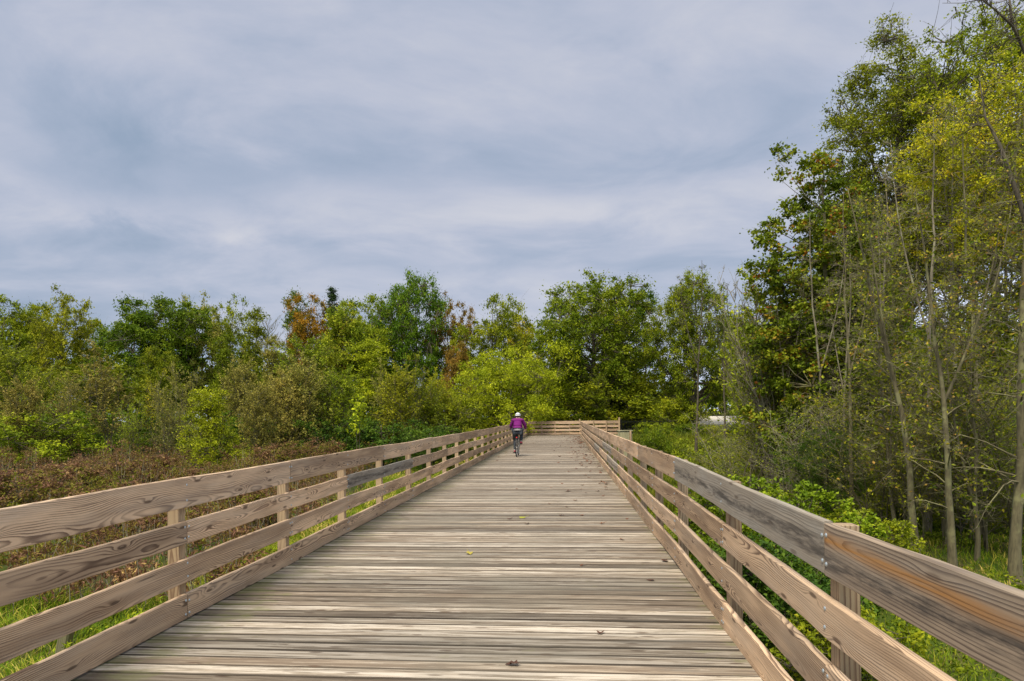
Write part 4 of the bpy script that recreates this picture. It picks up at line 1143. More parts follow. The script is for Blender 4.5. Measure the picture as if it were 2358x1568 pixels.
RIGHT = [
    ('maple_tree', 'maple', 'maple', 1868, 24, 1, 0.0, BARK_L, 'green maple flecked with dark red leaves at the left front of the tall trees', 'tree'),
    ('cottonwood_tree', 'cottonwood', 'olive', 2062, 29, 0.985, 0.6, BARK, 'tall airy olive tree, second highest crown against the sky', 'tree'),
    ('cottonwood_tree', 'cottonwoodB', 'yellow_green', 2275, 27, 0.97, 2.0, BARK, 'tallest yellow-green tree reaching the top right of the sky', 'tree'),
    ('cottonwood_tree', 'cottonwoodB', 'yellow', 2326, 18.5, 0.64, 3.3, BARK_L, 'yellowing tree with hanging golden leaves at the right edge', 'tree'),
    ('broadleaf_tree', 'fillA', 'olive', 1975, 38, 0.80, 1.0, BARK, 'olive tree in the shade behind the red-flecked maple', 'tree'),
    ('broadleaf_tree', 'fillA', 'green', 2110, 42, 0.56, 2.1, BARK, 'green tree behind the thin leaning trunks', 'tree'),
    ('broadleaf_tree', 'fillA', 'olive', 2250, 40, 0.48, 3.0, BARK, 'olive tree behind the yellow-green giant', 'tree'),
    ('broadleaf_tree', 'fillA', 'green', 2390, 36, 0.5, 4.2, BARK, 'green tree filling the right edge low down', 'tree'),
    ('broadleaf_tree', 'fillA', 'mixed', 2520, 30, 1.0, 5.2, BARK, 'autumn tree just outside the right edge', 'tree'),
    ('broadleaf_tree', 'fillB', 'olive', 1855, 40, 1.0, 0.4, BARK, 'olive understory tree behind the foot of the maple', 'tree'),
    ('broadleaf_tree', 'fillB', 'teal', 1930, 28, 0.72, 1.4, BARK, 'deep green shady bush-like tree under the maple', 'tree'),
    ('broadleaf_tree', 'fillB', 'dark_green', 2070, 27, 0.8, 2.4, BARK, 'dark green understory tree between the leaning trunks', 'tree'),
    ('broadleaf_tree', 'fillB', 'olive', 2190, 23, 0.70, 3.4, BARK, 'understory tree with tan and pinkish leaves in the tangled right part', 'tree'),
    ('broadleaf_tree', 'fillB', 'yellow_green', 2320, 22, 0.66, 4.4, BARK, 'olive understory tree low at the right edge', 'tree'),
    ('broadleaf_tree', 'fillB', 'mixed', 1800, 52, 0.9, 5.4, BARK, 'autumn-mixed tree behind the bare thicket near the pale road', 'tree'),
    ('thin_tree', 'poleA', 'mixed', 2108, 14.8, 0.80, 0.0, BARK_L, 'thin lichen-covered trunk leaning to the left, nearest but two', 'tree'),
    ('thin_tree', 'poleB', 'mixed', 2192, 12.9, 0.68, 0.0, BARK_L, 'thin grey trunk rising beside the leaning lichen one', 'tree'),
    ('thin_tree', 'poleC', 'mixed', 2338, 12.2, 0.80, 0.0, BARK_L, 'thicker many-branched bare tree nearest the right edge', 'tree'),
    ('thin_tree', 'poleD', 'olive', 1903, 22.5, 0.85, 0.5, BARK_P, 'slender pale trunk in front of the red-flecked maple, left of a pair', 'tree'),
    ('thin_tree', 'poleD', 'olive', 1930, 22.0, 0.72, 2.9, BARK_P, 'slender pale trunk in front of the red-flecked maple, right of a pair', 'tree'),
    ('thin_tree', 'poleD', 'olive', 1820, 24, 0.75, 0.3, BARK_P, 'slender pale stem rising out of the right flank of the bare thicket', 'tree'),
    ('thin_tree', 'poleD', 'yellow_green', 1962, 19, 0.8, 1.3, BARK_L, 'slender stem with a few yellow leaves between the pale pair and the patchy trunk', 'tree'),
    ('thin_tree', 'poleD', 'yellow_green', 2018, 21, 0.95, 2.3, BARK_P, 'tall slender pale stem right of the trunk with patchy white bark', 'tree'),
    ('thin_tree', 'poleD', 'olive', 2075, 24, 1.0, 3.3, BARK_L, 'tall slender stem reaching into the highest but one crown', 'tree'),
    ('thin_tree', 'poleD', 'olive', 2132, 17.5, 0.95, 4.3, BARK_P, 'tall slender pale stem just right of the leaning lichen trunk', 'tree'),
    ('thin_tree', 'poleD', 'yellow_green', 2215, 18.5, 1.05, 5.3, BARK_P, 'tall slender pale stem under the yellow-green giant, left one of two', 'tree'),
    ('thin_tree', 'poleD', 'olive', 2262, 17, 0.9, 0.8, BARK_L, 'tall slender stem under the yellow-green giant, right one of two', 'tree'),
    ('thin_tree', 'poleD', 'olive', 2308, 20, 1.05, 1.8, BARK_P, 'tall slender pale stem close to the golden hanging leaves', 'tree'),
    ('young_tree', 'twigB', 'olive', 2085, 19, 0.8, 2.8, BARK_L, 'upright twiggy young tree in front of the dark understory tree', 'tree'),
    ('young_tree', 'twigC', 'yellow_green', 2235, 20, 0.85, 3.8, BARK_L, 'upright leafy young tree behind the crooked bare one', 'tree'),
    ('young_tree', 'twigB', 'mixed', 2170, 15.5, 0.55, 4.8, BARK_L, 'short twiggy young tree with pinkish leaves beside the grey trunk', 'tree'),
    ('cottonwood_tree', 'cottonwood', 'olive', 1992, 30, 0.72, 1.9, BARK, 'yellow-green tree joining the red-flecked maple to the tall airy olive one', 'tree'),
    ('cottonwood_tree', 'cottonwoodB', 'yellow_green', 2205, 33, 0.8, 4.9, BARK, 'yellow-green tree between the two highest crowns', 'tree'),
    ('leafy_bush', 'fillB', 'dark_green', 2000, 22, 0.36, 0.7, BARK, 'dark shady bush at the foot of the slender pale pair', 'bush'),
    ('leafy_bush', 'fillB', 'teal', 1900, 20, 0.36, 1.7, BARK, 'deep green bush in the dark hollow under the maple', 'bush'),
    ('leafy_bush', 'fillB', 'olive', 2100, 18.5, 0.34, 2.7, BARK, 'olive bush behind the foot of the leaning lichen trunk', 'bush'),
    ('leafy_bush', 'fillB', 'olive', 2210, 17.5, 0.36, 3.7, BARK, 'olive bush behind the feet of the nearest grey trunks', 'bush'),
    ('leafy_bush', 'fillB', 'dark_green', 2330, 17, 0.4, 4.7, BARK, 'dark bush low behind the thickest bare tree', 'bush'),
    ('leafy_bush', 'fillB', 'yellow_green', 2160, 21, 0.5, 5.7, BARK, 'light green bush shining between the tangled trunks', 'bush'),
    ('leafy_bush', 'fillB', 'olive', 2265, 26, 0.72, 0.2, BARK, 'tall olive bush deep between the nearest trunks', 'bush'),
    ('young_tree', 'twigC', 'yellow_green', 1765, 27, 1.0, 2.2, BARK_L, 'wispy yellowish young tree between the bare thicket and the maple', 'tree'),
    ('thin_tree', 'poleE', 'olive', 1990, 28, 0.9, 1.0, BARK_P, 'trunk with patchy white bark in the deep shade', 'tree'),
    ('thin_tree', 'poleD', 'olive', 1600, 38, 0.95, 4.0, BARK, 'thin brown trunk rising from the grass bank toward the open green tree', 'tree'),
    ('thin_tree', 'poleD', 'olive', 1668, 42, 0.9, 5.0, BARK, 'thin dark trunk in front of the pale gravel road', 'tree'),
    ('thin_tree', 'poleD', 'tan', 1702, 44, 0.8, 1.9, BARK, 'thin dark trunk standing right of the pale gravel road', 'tree'),
    ('thin_tree', 'poleF', 'mixed', 2240, 14.0, 1.0, 1.0, BARK_L, 'small crooked bare tree between the two nearest grey trunks', 'tree'),
    ('thin_tree', 'poleF', 'mixed', 2052, 16.0, 1.0, 2.0, BARK_L, 'small bare tree left of the leaning lichen trunk', 'tree'),
    ('thin_tree', 'poleC', 'olive', 2275, 19.0, 1.05, 2.5, BARK_L, 'tall bare-branched tree standing back between the nearest trunks', 'tree'),
    ('thin_tree', 'poleB', 'olive', 2150, 20.0, 1.05, 2.5, BARK, 'dark thin trunk set back behind the leaning one', 'tree'),
    ('bare_thicket', 'thicket', 'tan', 1788, 25.5, 1.0, 0.0, BARK_P, 'tall bare many-stemmed thicket left of the red-flecked maple', 'shrub'),
    ('bare_thicket', 'thicket', 'tan', 1735, 31, 0.78, 2.0, BARK_L, 'smaller bare thicket behind the tall many-stemmed one', 'shrub'),
    ('bramble_bush', 'brambles', 'mixed', 2140, 16.5, 1.0, 0.0, BARK_L, 'tangle of thin twigs at the foot of the leaning trunk', 'shrub'),
    ('bramble_bush', 'brambles', 'mixed', 2260, 15.5, 1.15, 1.0, BARK_L, 'tangle of twigs with pinkish leaves between the nearest trunks', 'shrub'),
    ('bramble_bush', 'brambles', 'olive', 2345, 14.5, 1.2, 2.0, BARK_L, 'tangle of grey twigs low at the right edge', 'shrub'),
    ('bramble_bush', 'brambles', 'mixed', 2030, 18.0, 1.0, 3.0, BARK_L, 'tangle of twigs and tan leaves above the bright green bushes', 'shrub'),
    ('bramble_bush', 'brambles', 'olive', 1840, 21.0, 0.95, 4.0, BARK_P, 'low pale twiggy shrub at the foot of the tall bare thicket', 'shrub'),
    ('bramble_bush', 'brambles', 'olive', 1700, 26.0, 0.9, 5.0, BARK_P, 'low twiggy shrub on the grass bank left of the bare thicket', 'shrub'),
    ('leafy_bush', 'nearbush', 'green', 1745, 12.6, 0.86, 0.4, BARK, 'bright green leafy bush just behind the right railing, nearer the far end', 'bush'),
    ('leafy_bush', 'nearbush', 'green', 1850, 11.6, 0.78, 1.4, BARK, 'green leafy bush between the bright one and the pinkish-tipped one', 'bush'),
    ('leafy_bush', 'nearbush', 'olive', 1985, 11.8, 0.62, 2.4, BARK, 'leafy bush with pinkish tips behind the top of the right railing', 'bush'),
    ('leafy_bush', 'nearbush', 'dark_green', 1665, 14.2, 0.78, 3.4, BARK, 'small green leafy bush behind the right railing, farthest of the row', 'bush'),
    ('leafy_bush', 'lowbush', 'teal', 1800, 8.2, 0.78, 0.4, BARK, 'dark green low bush seen through the gaps of the right railing', 'bush'),
    ('leafy_bush', 'lowbush', 'green', 1930, 7.0, 0.62, 1.9, BARK, 'low green bush under the nearest gaps of the right railing', 'bush'),
    ('leafy_bush', 'lowbush', 'dark_green', 1900, 9.0, 0.70, 3.1, BARK, 'dark bush below the grey weathered top board', 'bush'),
    ('leafy_bush', 'lowbush', 'dark_green', 1700, 9.6, 0.80, 4.1, BARK, 'dark green low bush behind the middle boards of the right railing', 'bush'),
]
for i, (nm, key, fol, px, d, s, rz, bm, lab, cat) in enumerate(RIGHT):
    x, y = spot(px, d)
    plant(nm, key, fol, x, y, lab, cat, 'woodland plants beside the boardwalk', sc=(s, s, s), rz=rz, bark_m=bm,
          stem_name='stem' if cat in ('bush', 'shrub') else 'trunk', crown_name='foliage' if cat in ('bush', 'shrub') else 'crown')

# dead limb reaching in from the top right
x, y = spot(2400, 13.0)
dz_ = float(ground_z(x, y))
dead = empty('dead_tree', (x, y, dz_))
tag(dead, 'dead tree whose bare branches reach in at the top right corner', 'tree')
rng = np.random.default_rng(77)
def dpt(px, py, d):
    X, Y = spot(px, d)
    return np.array([X - x, Y - y, height(px, py, d) - dz_])
tr_ = np.array([dpt(2440, 1300, 13), dpt(2425, 900, 13), dpt(2390, 600, 13), dpt(2357, 480, 13), dpt(2310, 340, 13), dpt(2275, 270, 13.2), dpt(2262, 180, 13.3)])
parts = [tube(tr_, [0.09, 0.075, 0.055, 0.045, 0.032, 0.02, 0.008], 8)]
l1 = np.array([dpt(2400, 640, 13), dpt(2420, 330, 13), dpt(2372, 130, 13), dpt(2342, 62, 12.9), dpt(2300, 22, 12.8), dpt(2262, -6, 12.7)])
parts.append(tube(l1, [0.055, 0.045, 0.033, 0.026, 0.018, 0.008], 7))
l2 = np.array([dpt(2340, 60, 12.9), dpt(2336, 25, 12.9), dpt(2330, -40, 12.9)])
parts.append(tube(l2, [0.03, 0.022, 0.012], 6))
Q0, Q1 = [], []
for P_, n_ in ((tr_, 40), (l1, 40), (l2, 6)):
    ax_ = np.linspace(0, 1, len(P_))
    q = rng.uniform(0.45, 1, n_)
    a0 = np.stack([np.interp(q, ax_, P_[:, i]) for i in range(3)], 1)
    dd = rng.normal(size=(n_, 3)) + np.array([-0.5, 0, 0.4]); dd /= np.linalg.norm(dd, axis=1)[:, None]
    Q0.append(a0); Q1.append(a0 + dd * rng.uniform(0.2, 0.7, n_)[:, None])
Q0 = np.concatenate(Q0); Q1 = np.concatenate(Q1)
ci = np.repeat(np.arange(len(Q0)), 3)
m_ = Q0[ci] + (Q1 - Q0)[ci] * rng.uniform(0.3, 1, len(ci))[:, None]
V, F = joined(parts + [sticks(Q0, Q1, 0.010, 0.004, rng, 0.10, 4), sticks(m_, m_ + rng.normal(size=m_.shape) * 0.13, 0.005, 0.002, rng, 0.05, 3)])
link('trunk', mesh_np('dead_trunk', V, F, BARK, smooth=True), dead)

# ------------------------------------------------------------------ ground cover
def fbm(x, y, s, seed=0):
    r = np.random.default_rng(seed)
    v = 0
    for i in range(5):
        a = r.uniform(0, 6.28); f = s * 1.8 ** i
        v = v + np.sin((x * math.cos(a) + y * math.sin(a)) * f + r.uniform(0, 6.28) + 1.3 * np.sin((x * math.sin(a) - y * math.cos(a)) * f * 0.7 + r.uniform(0, 6))) / 1.35 ** i
    return v / 3.0


def blades(n, region, h, wd, seed, keep=None, dry=0.0, lean=0.5):
    rng = np.random.default_rng(seed)
    x = rng.uniform(region[0], region[1], n); y = region[2] + (region[3] - region[2]) * rng.random(n) ** 1.6
    if keep is not None:
        kq = keep(x, y); x = x[kq]; y = y[kq]
    # tufts
    n = len(x)
    x = np.round(x / 0.22) * 0.22 + rng.normal(size=n) * 0.09; y = np.round(y / 0.22) * 0.22 + rng.normal(size=n) * 0.09
    z = ground_z(x, y) - 0.02
    tall = np.clip(fbm(x, y, 0.9, seed + 5) * 0.5 + 0.75, 0.35, 1.6)
    hh = h * tall * rng.uniform(0.5, 1.3, n)
    dist = np.sqrt(x * x + y * y)
    ww = wd * (0.6 + dist / 14.0) * rng.uniform(0.6, 1.3, n)
    a = rng.uniform(0, 6.28, n) * 0.5 + fbm(x, y, 1.4, seed + 9) * 2.5
    ln = lean * hh * rng.uniform(0.1, 1.2, n)
    base = np.stack([x, y, z], 1)
    side = np.stack([np.sin(a + 1.2), np.cos(a + 1.2), 0 * a], 1) * ww[:, None]
    mid = base + np.stack([np.cos(a) * ln * 0.35, np.sin(a) * ln * 0.35, hh * 0.62], 1)
    tip = base + np.stack([np.cos(a) * ln, np.sin(a) * ln, hh * (1 - 0.25 * rng.random(n))], 1)
    V = np.stack([base - side / 2, base + side / 2, mid + side / 2.4, mid - side / 2.4, tip + side * 0.08, tip - side * 0.08], 1).reshape(-1, 3)
    i = np.arange(n)[:, None] * 6
    F = np.concatenate([i + np.array([0, 1, 2, 3]), i + np.array([3, 2, 4, 5])], 1).reshape(-1, 4)
    cf = np.clip(0.40 + 0.34 * fbm(x, y, 0.9, seed + 2) + dry + 0.75 * (rng.random(n) - 0.5), 0, 1)
    return V, F, np.repeat(cf, 2)


def edge_x(y):          # inner border of the brown thicket
    return -5.6 - 0.19 * np.maximum(y - 9, 0) + 0.5 * np.sin(y * 0.7)


parts = [blades(150000, (-16, XL - 0.1, 1.5, 16), 0.27, 0.009, 201, lambda x, y: x > edge_x(y) - 2.2 - (y < 11) * 12, dry=0.10, lean=1.2),
         blades(60000, (-22, XL - 0.1, 12, 48), 0.42, 0.012, 202, lambda x, y: x > edge_x(y) - 0.5, dry=0.18, lean=0.8)]
Vs, Fs_, fs = [], [], []
o_ = 0
for V, F, c in parts:
    Vs.append(V); Fs_.append(F + o_); fs.append(c); o_ += len(V)
o = link('grass', mesh_np('grass', np.concatenate(Vs), np.concatenate(Fs_), FOL['grass'], {'fr': ('FACE', 'FLOAT', np.concatenate(fs))}))
tag(o, 'tussocky green and straw coloured grass beyond the left railing', 'grass', kind='stuff')

parts = [blades(110000, (XR + 0.15, 17, 2.5, 26), 0.17, 0.009, 203, dry=0.06, lean=1.3),
         blades(60000, (XR + 0.3, 16, 22, 52), 0.62, 0.013, 204, dry=-0.02, lean=0.5)]
Vs, Fs_, fs = [], [], []
o_ = 0
for V, F, c in parts:
    Vs.append(V); Fs_.append(F + o_); fs.append(c); o_ += len(V)
o = link('grass', mesh_np('grass_bank', np.concatenate(Vs), np.concatenate(Fs_), [FOL['grass'], FOL['bank_grass']], mi=np.repeat([0, 1], [len(parts[0][1]), len(parts[1][1])]), attrs= {'fr': ('FACE', 'FLOAT', np.concatenate(fs))}))
tag(o, 'green woodland grass and tall grass bank beyond the right railing', 'grass', kind='stuff')

rng = np.random.default_rng(300)
n = 20000
x = rng.uniform(-46, -5, n); y = 8 + 38 * rng.random(n) ** 1.3
kq = (x < edge_x(y)) & (x > -0.95 * y - 6) & ((y > 12.0) | (x > -11.5)) & (y > 10.0)
x, y = x[kq], y[kq]
hm = 0.85 + 0.55 * fbm(x, y, 0.45, 31) + 0.45 * fbm(x, y, 1.4, 32)
hm = np.clip(hm, 0.25, 2.2) * (0.80 + 0.020 * y)
z = ground_z(x, y) + hm * rng.random(len(x)) ** 0.4
C = np.stack([x, y, z], 1)
pat = np.clip(0.43 + 0.42 * fbm(x, y, 0.33, 33) + 0.12 * fbm(x, y, 1.7, 34), 0, 1)
V, F, fr = clump_leaves(C, 24, 0.15, 0.11, 0.040, rng, flat=-0.2, hue_mix=0.0)
cnt_fr = fr
# colour: patchy, by position
Pc = V.reshape(-1, 4, 3).mean(1)
pat = np.clip(0.50 + 0.36 * fbm(Pc[:, 0], Pc[:, 1], 0.33, 33) + 0.10 * fbm(Pc[:, 0], Pc[:, 1], 1.7, 34) * 2.0 + 0.42 * (cnt_fr - 0.5), 0, 1)
S0_ = C.copy(); S0_[:, 2] = ground_z(x, y)
SV, SF = sticks(S0_ + rng.normal(size=S0_.shape) * 0.05, C, 0.006, 0.003, rng, 0.05, 3)
kc_ = rng.integers(0, len(C), 5000)
cb = C[kc_] * 1.0; cb[:, 2] = ground_z(x, y)[kc_] + 0.2
ct = C[kc_] + rng.normal(size=(5000, 3)) * np.array([0.12, 0.12, 0.10]) + np.array([0, 0, 0.30]) * rng.random((5000, 1)) ** 2
CV, CF = sticks(cb, ct, 0.008, 0.004, rng, 0.04, 3)
Vt = np.concatenate([V, SV, CV]); Ft = np.concatenate([F, SF + len(V), CF + len(V) + len(SV)])
o = link('undergrowth', mesh_np('undergrowth', Vt, Ft, [FOL['heath'], BARK, BARK_P], {'fr': ('FACE', 'FLOAT', np.concatenate([pat, np.zeros(len(SF) + len(CF))]))}, mi=np.concatenate([np.zeros(len(F)), np.ones(len(SF)), np.full(len(CF), 2)])))
tag(o, 'thicket of faded brown and olive shrubs between the meadow grass and the wood', 'undergrowth', kind='stuff')

rng = np.random.default_rng(301)
n = 12000
x = rng.uniform(1.6, 46, n); y = 12 + 62 * rng.random(n) ** 1.2
kq = ((y > 18 + 0.1 * x) & (x > 4 + 0.04 * y) & ~((y < 22) & (x < 6)))
kq &= ~((y > 47) & (x / y < 0.36) & (x / y > 0.10))
x, y = x[kq], y[kq]
hm = np.clip(0.7 + 0.45 * fbm(x, y, 0.4, 41), 0.2, 1.5) * np.where((x < 12) & (y > 24) & (y < 52), 0.55, 1.0)
z = ground_z(x, y) + hm * rng.random(len(x)) ** 0.6
V, F, fr = clump_leaves(np.stack([x, y, z], 1), 22, 0.24, 0.15, 0.08, rng)
o = link('undergrowth', mesh_np('undergrowth_right', V, F, FOL['olive'], {'fr': ('FACE', 'FLOAT', fr)}))
tag(o, 'olive weeds and brush covering the woodland floor under the tall trees', 'undergrowth', kind='stuff')

# leaf layer and weeds close along the left bank, seen through the railing
rng = np.random.default_rng(302)
n = 2600
y = rng.uniform(3, 46, n); x = XL - 0.4 - rng.random(n) * (2.4 + 0.1 * y)
kq = fbm(x, y, 0.6, 51) > 0.05
x, y = x[kq], y[kq]
z = ground_z(x, y) + 0.45 * rng.random(len(x))
V, F, fr = clump_leaves(np.stack([x, y, z], 1), 18, 0.14, 0.075, 0.03, rng)
n2_ = 3200
x2 = rng.uniform(XR + 0.35, 12, n2_); y2 = rng.uniform(2.5, 22, n2_)
kq = fbm(x2, y2, 0.8, 55) > 0.0
x2, y2 = x2[kq], y2[kq]
z2 = ground_z(x2, y2) + 0.35 * rng.random(len(x2))
V2, F2, fr2 = clump_leaves(np.stack([x2, y2, z2], 1), 18, 0.13, 0.07, 0.035, rng)
o = link('weeds', mesh_np('weeds_right', V2, F2, FOL['green'], {'fr': ('FACE', 'FLOAT', fr2)}))
tag(o, 'mixed low green weeds on the woodland floor beside the right railing', 'weeds', kind='stuff')
o = link('weeds', mesh_np('weeds', V, F, FOL['olive'], {'fr': ('FACE', 'FLOAT', fr)}))
tag(o, 'low olive weeds among the grass beside the left railing', 'weeds', kind='stuff')

# ------------------------------------------------------------------ fallen leaves on the planks
def leaf_mat(name, c1, c2):
    m, g = new_mat(name)
    r = g.n('ShaderNodeObjectInfo').outputs['Random']
    col = g.mix(r, c1, c2)
    b = g.n('ShaderNodeBsdfPrincipled', {'Base Color': col, 'Roughness': 0.7})
    finish(g, b.outputs[0])
    return m


ML_BROWN = leaf_mat('dry_brown_leaf', (0.075, 0.030, 0.014), (0.20, 0.082, 0.034))
ML_GREEN = leaf_mat('yellow_green_leaf', (0.30, 0.32, 0.03), (0.42, 0.34, 0.05))


def leaf_mesh(seed, mat, curl=0.35):
    rng = random.Random(seed)
    n = 12
    V = [(0, 0, 0.012)]
    for i in range(n):
        a = i / n * 2 * math.pi
        r = 0.055 * (1.0 if i % 2 == 0 else 0.55) * rng.uniform(0.75, 1.2) * (1.15 if abs(math.cos(a)) > 0.8 else 0.85)
        zz = 0.006 + curl * r * r * 14 * (0.5 + 0.5 * math.cos(2 * a + seed)) * rng.uniform(0.5, 1.3)
        V.append((math.cos(a) * r, math.sin(a) * r, zz))
    F = [(0, 1 + i, 1 + (i + 1) % n, 1 + (i + 2) % n) for i in range(0, n, 2)]
    V.append((-0.115, 0.004, 0.008)); V.append((-0.115, -0.001, 0.009)); V.append((-0.04, 0.0015, 0.008)); V.append((-0.04, -0.0015, 0.009))
    q = len(V) - 4
    F.append((q, q + 1, q + 3, q + 2))
    return mesh_np('fallen_leaf', V, F, mat)


LM = [leaf_mesh(s, ML_BROWN, c) for s, c in ((1, 0.3), (2, 0.6), (3, 1.0), (4, 0.5))]
LG = leaf_mesh(9, ML_GREEN, 0.3)
random.seed(21)


def drop_leaf(x, y, sc=1.0, me=None, label=None, group=None):
    o = link('fallen_leaf', me or random.choice(LM))
    o.location = (x, y, float(deck_z(y)) + 0.003)
    o.rotation_euler = (random.uniform(-0.2, 0.2), random.uniform(-0.2, 0.2), random.uniform(0, 6.28))
    o.scale = (sc, sc, sc * random.uniform(0.8, 1.6))
    tag(o, label or 'small dry brown leaf among the scattered leaves on the planks', 'leaf', group or 'dry leaves scattered on the boardwalk')
    return o


def drop_px(px, py, sc, me=None, label=None, group=None):
    d = 1.5 * F_PX / (py - 960.6 + (px - 1178.5) * ROLL)
    x, y = spot(px, d)
    d = (1.5 - deck_z(y)) * F_PX / (py - 960.6 + (px - 1178.5) * ROLL)
    x, y = spot(px, d)
    return drop_leaf(x, y, sc, me, label, group)


drop_px(1200, 1193, 1.15, LG, 'yellow leaf lying in the middle of the planks')
drop_px(1077, 1275, 1.1, LG, 'yellow-green leaf nearest the left half of the planks')
drop_px(1177, 1531, 0.8, LM[2], 'curled dark brown leaf nearest the bottom of the photo')
drop_px(1527, 1292, 1.0, LM[3], 'curled dark leaf close to the foot of the right railing')
drop_px(1385, 1206, 0.8, LM[1], 'brown leaf lying alone ahead of the dark leaf by the right railing')
drop_px(1144, 1061, 1.0, LM[2], 'brown leaf just behind the bicycle, to its left')
drop_px(1495, 1337, 0.7, LM[0], 'flat brown leaf below the dark curled one near the right railing')
drop_px(1377, 1460, 0.6, LM[1], 'orange brown leaf nearest the right half of the planks')
for i in range(16):
    y = random.uniform(6.5, 14)
    drop_leaf(XR - 0.2 - abs(random.gauss(0, 0.75)), y, random.uniform(0.5, 0.9))
for i in range(150):
    y = random.uniform(12, 44)
    x = XR - 0.05 - abs(random.gauss(0, 0.30 + 0.008 * y))
    if random.random() < 0.12: x = random.uniform(XL + 0.3, XR - 0.2)
    drop_leaf(x, y, random.uniform(0.7, 1.3), label='dry brown leaf in the loose drift along the right railing' if x > 0 else None, group='dry leaves drifted along the right railing' if x > 0 else None)
for i in range(70):
    y = random.uniform(34, 46.3)
    x = XR - 0.08 - abs(random.gauss(0, 0.22 + (y - 34) * 0.02))
    drop_leaf(x, y, random.uniform(0.9, 1.5), label='dry brown leaf in the pile where the right railing ends', group='leaves piled where the right railing ends')

# ------------------------------------------------------------------ bicycle
M_TYRE = plain('black_rubber', (0.018, 0.018, 0.018), 0.8)
M_RIM = plain('silver_metal', (0.62, 0.62, 0.60), 0.35, 0.8, 0.05)
M_FRAME = plain('dark_bicycle_paint', (0.030, 0.032, 0.036), 0.35, 0.2)
M_SADDLE = plain('black_vinyl', (0.015, 0.015, 0.016), 0.5)
M_REDL = plain('red_lens', (0.75, 0.02, 0.02), 0.3)
BX, BY = -1.80, 24.15
BZ = float(deck_z(24.5)) + 0.002
bike = empty('bicycle', (BX, BY, BZ))
tag(bike, 'dark bicycle with thin tyres and a red rear light ridden along the boardwalk', 'bicycle')


def ring(R, r, c, k=40, s=8, sx=1.0):
    V, F = [], []
    for i in range(k):
        a = i / k * 2 * math.pi
        for j in range(s):
            b = j / s * 2 * math.pi
            rr = R + r * math.cos(b)
            V.append((c[0] + r * sx * math.sin(b), c[1] + rr * math.cos(a), c[2] + rr * math.sin(a)))
    for i in range(k):
        for j in range(s):
            F.append((i * s + j, ((i + 1) % k) * s + j, ((i + 1) % k) * s + (j + 1) % s, i * s + (j + 1) % s))
    return np.array(V), np.array(F)


def part(name, geo, mat, parent, smooth=True):
    V, F = geo
    return link(name, mesh_np(name, V, F, mat, smooth=smooth), parent)


for wy in (0.0, 1.05):
    w = part('wheel', ring(0.312, 0.011, (0, wy, 0.345)), M_RIM, bike)
    part('tyre', ring(0.330, 0.019, (0, wy, 0.345)), M_TYRE, w)
    hub = tube([(-0.05, wy, 0.345), (0.05, wy, 0.345)], 0.02, 8)
    sp = []
    for i in range(28):
        a = i / 28 * 2 * math.pi
        sp.append(tube([(0.03 * (-1) ** i, wy + 0.02 * math.cos(a + 0.5), 0.345 + 0.02 * math.sin(a + 0.5)), (0, wy + 0.31 * math.cos(a), 0.345 + 0.31 * math.sin(a))], 0.0013, 4))
    part('hub', hub, M_RIM, w)
    part('spokes', joined(sp), M_RIM, w)
BB = (0, 0.44, 0.29); SEAT = (0, 0.27, 0.93); HEAD = (0, 0.86, 0.90); HLOW = (0, 0.90, 0.74)
fr_ = [tube([BB, SEAT], 0.017, 8), tube([BB, HLOW], 0.021, 8), tube([(0, 0.31, 0.78), HEAD], 0.017, 8), tube([HEAD, HLOW], 0.022, 8),
       tube([(0, 0.88, 0.82), (0, 0.855, 0.98)], 0.015, 8)]
for sx in (-1, 1):
    fr_.append(tube([(sx * 0.012, 0.42, 0.29), (sx * 0.055, 0, 0.345)], 0.010, 6))
    fr_.append(tube([(sx * 0.012, 0.30, 0.78), (sx * 0.052, 0.15, 0.58), (sx * 0.055, 0, 0.345)], 0.008, 6))
part('frame', joined(fr_), M_FRAME, bike)
fk = []
for sx in (-1, 1):
    fk.append(tube([(0, 0.90, 0.74), (sx * 0.05, 0.91, 0.70), (sx * 0.055, 0.97, 0.52), (sx * 0.05, 1.05, 0.345)], 0.011, 6))
part('fork', joined(fk), M_FRAME, bike)
hb = tube([(-0.30, 0.70, 1.00), (-0.22, 0.76, 1.01), (-0.08, 0.84, 1.0), (0, 0.86, 0.99), (0.08, 0.84, 1.0), (0.22, 0.76, 1.01), (0.30, 0.70, 1.00)], 0.012, 8)
part('handlebar', hb, M_FRAME, bike)
# saddle: lofted
sv = []
prof = [(-0.13, 0.010, 0.02), (-0.12, 0.065, 0.035), (-0.06, 0.078, 0.04), (0.0, 0.055, 0.035), (0.07, 0.028, 0.03), (0.14, 0.018, 0.022), (0.155, 0.006, 0.01)]
for (yy, hw, hh_) in prof:
    for j in range(10):
        a = j / 10 * 2 * math.pi
        sv.append((hw * math.cos(a), 0.27 + yy, 0.955 + hh_ * 0.6 * math.sin(a)))
sf = [(i * 10 + j, i * 10 + (j + 1) % 10, (i + 1) * 10 + (j + 1) % 10, (i + 1) * 10 + j) for i in range(6) for j in range(10)]
part('saddle', (np.array(sv), np.array(sf)), M_SADDLE, bike)
part('rear_light', tube([(0, 0.165, 0.70), (0, 0.14, 0.70)], [0.030, 0.026], 10), M_REDL, bike)
part('rear_rack', joined([tube([(0.0, 0.26, 0.72), (0.0, 0.165, 0.70)], 0.008, 6), tube([(-0.04, 0.05, 0.69), (0.04, 0.05, 0.69)], 0.006, 6)]), M_FRAME, bike)
part('chainwheel', ring(0.085, 0.006, (0.055, 0.44, 0.29), 24, 6), M_RIM, bike)
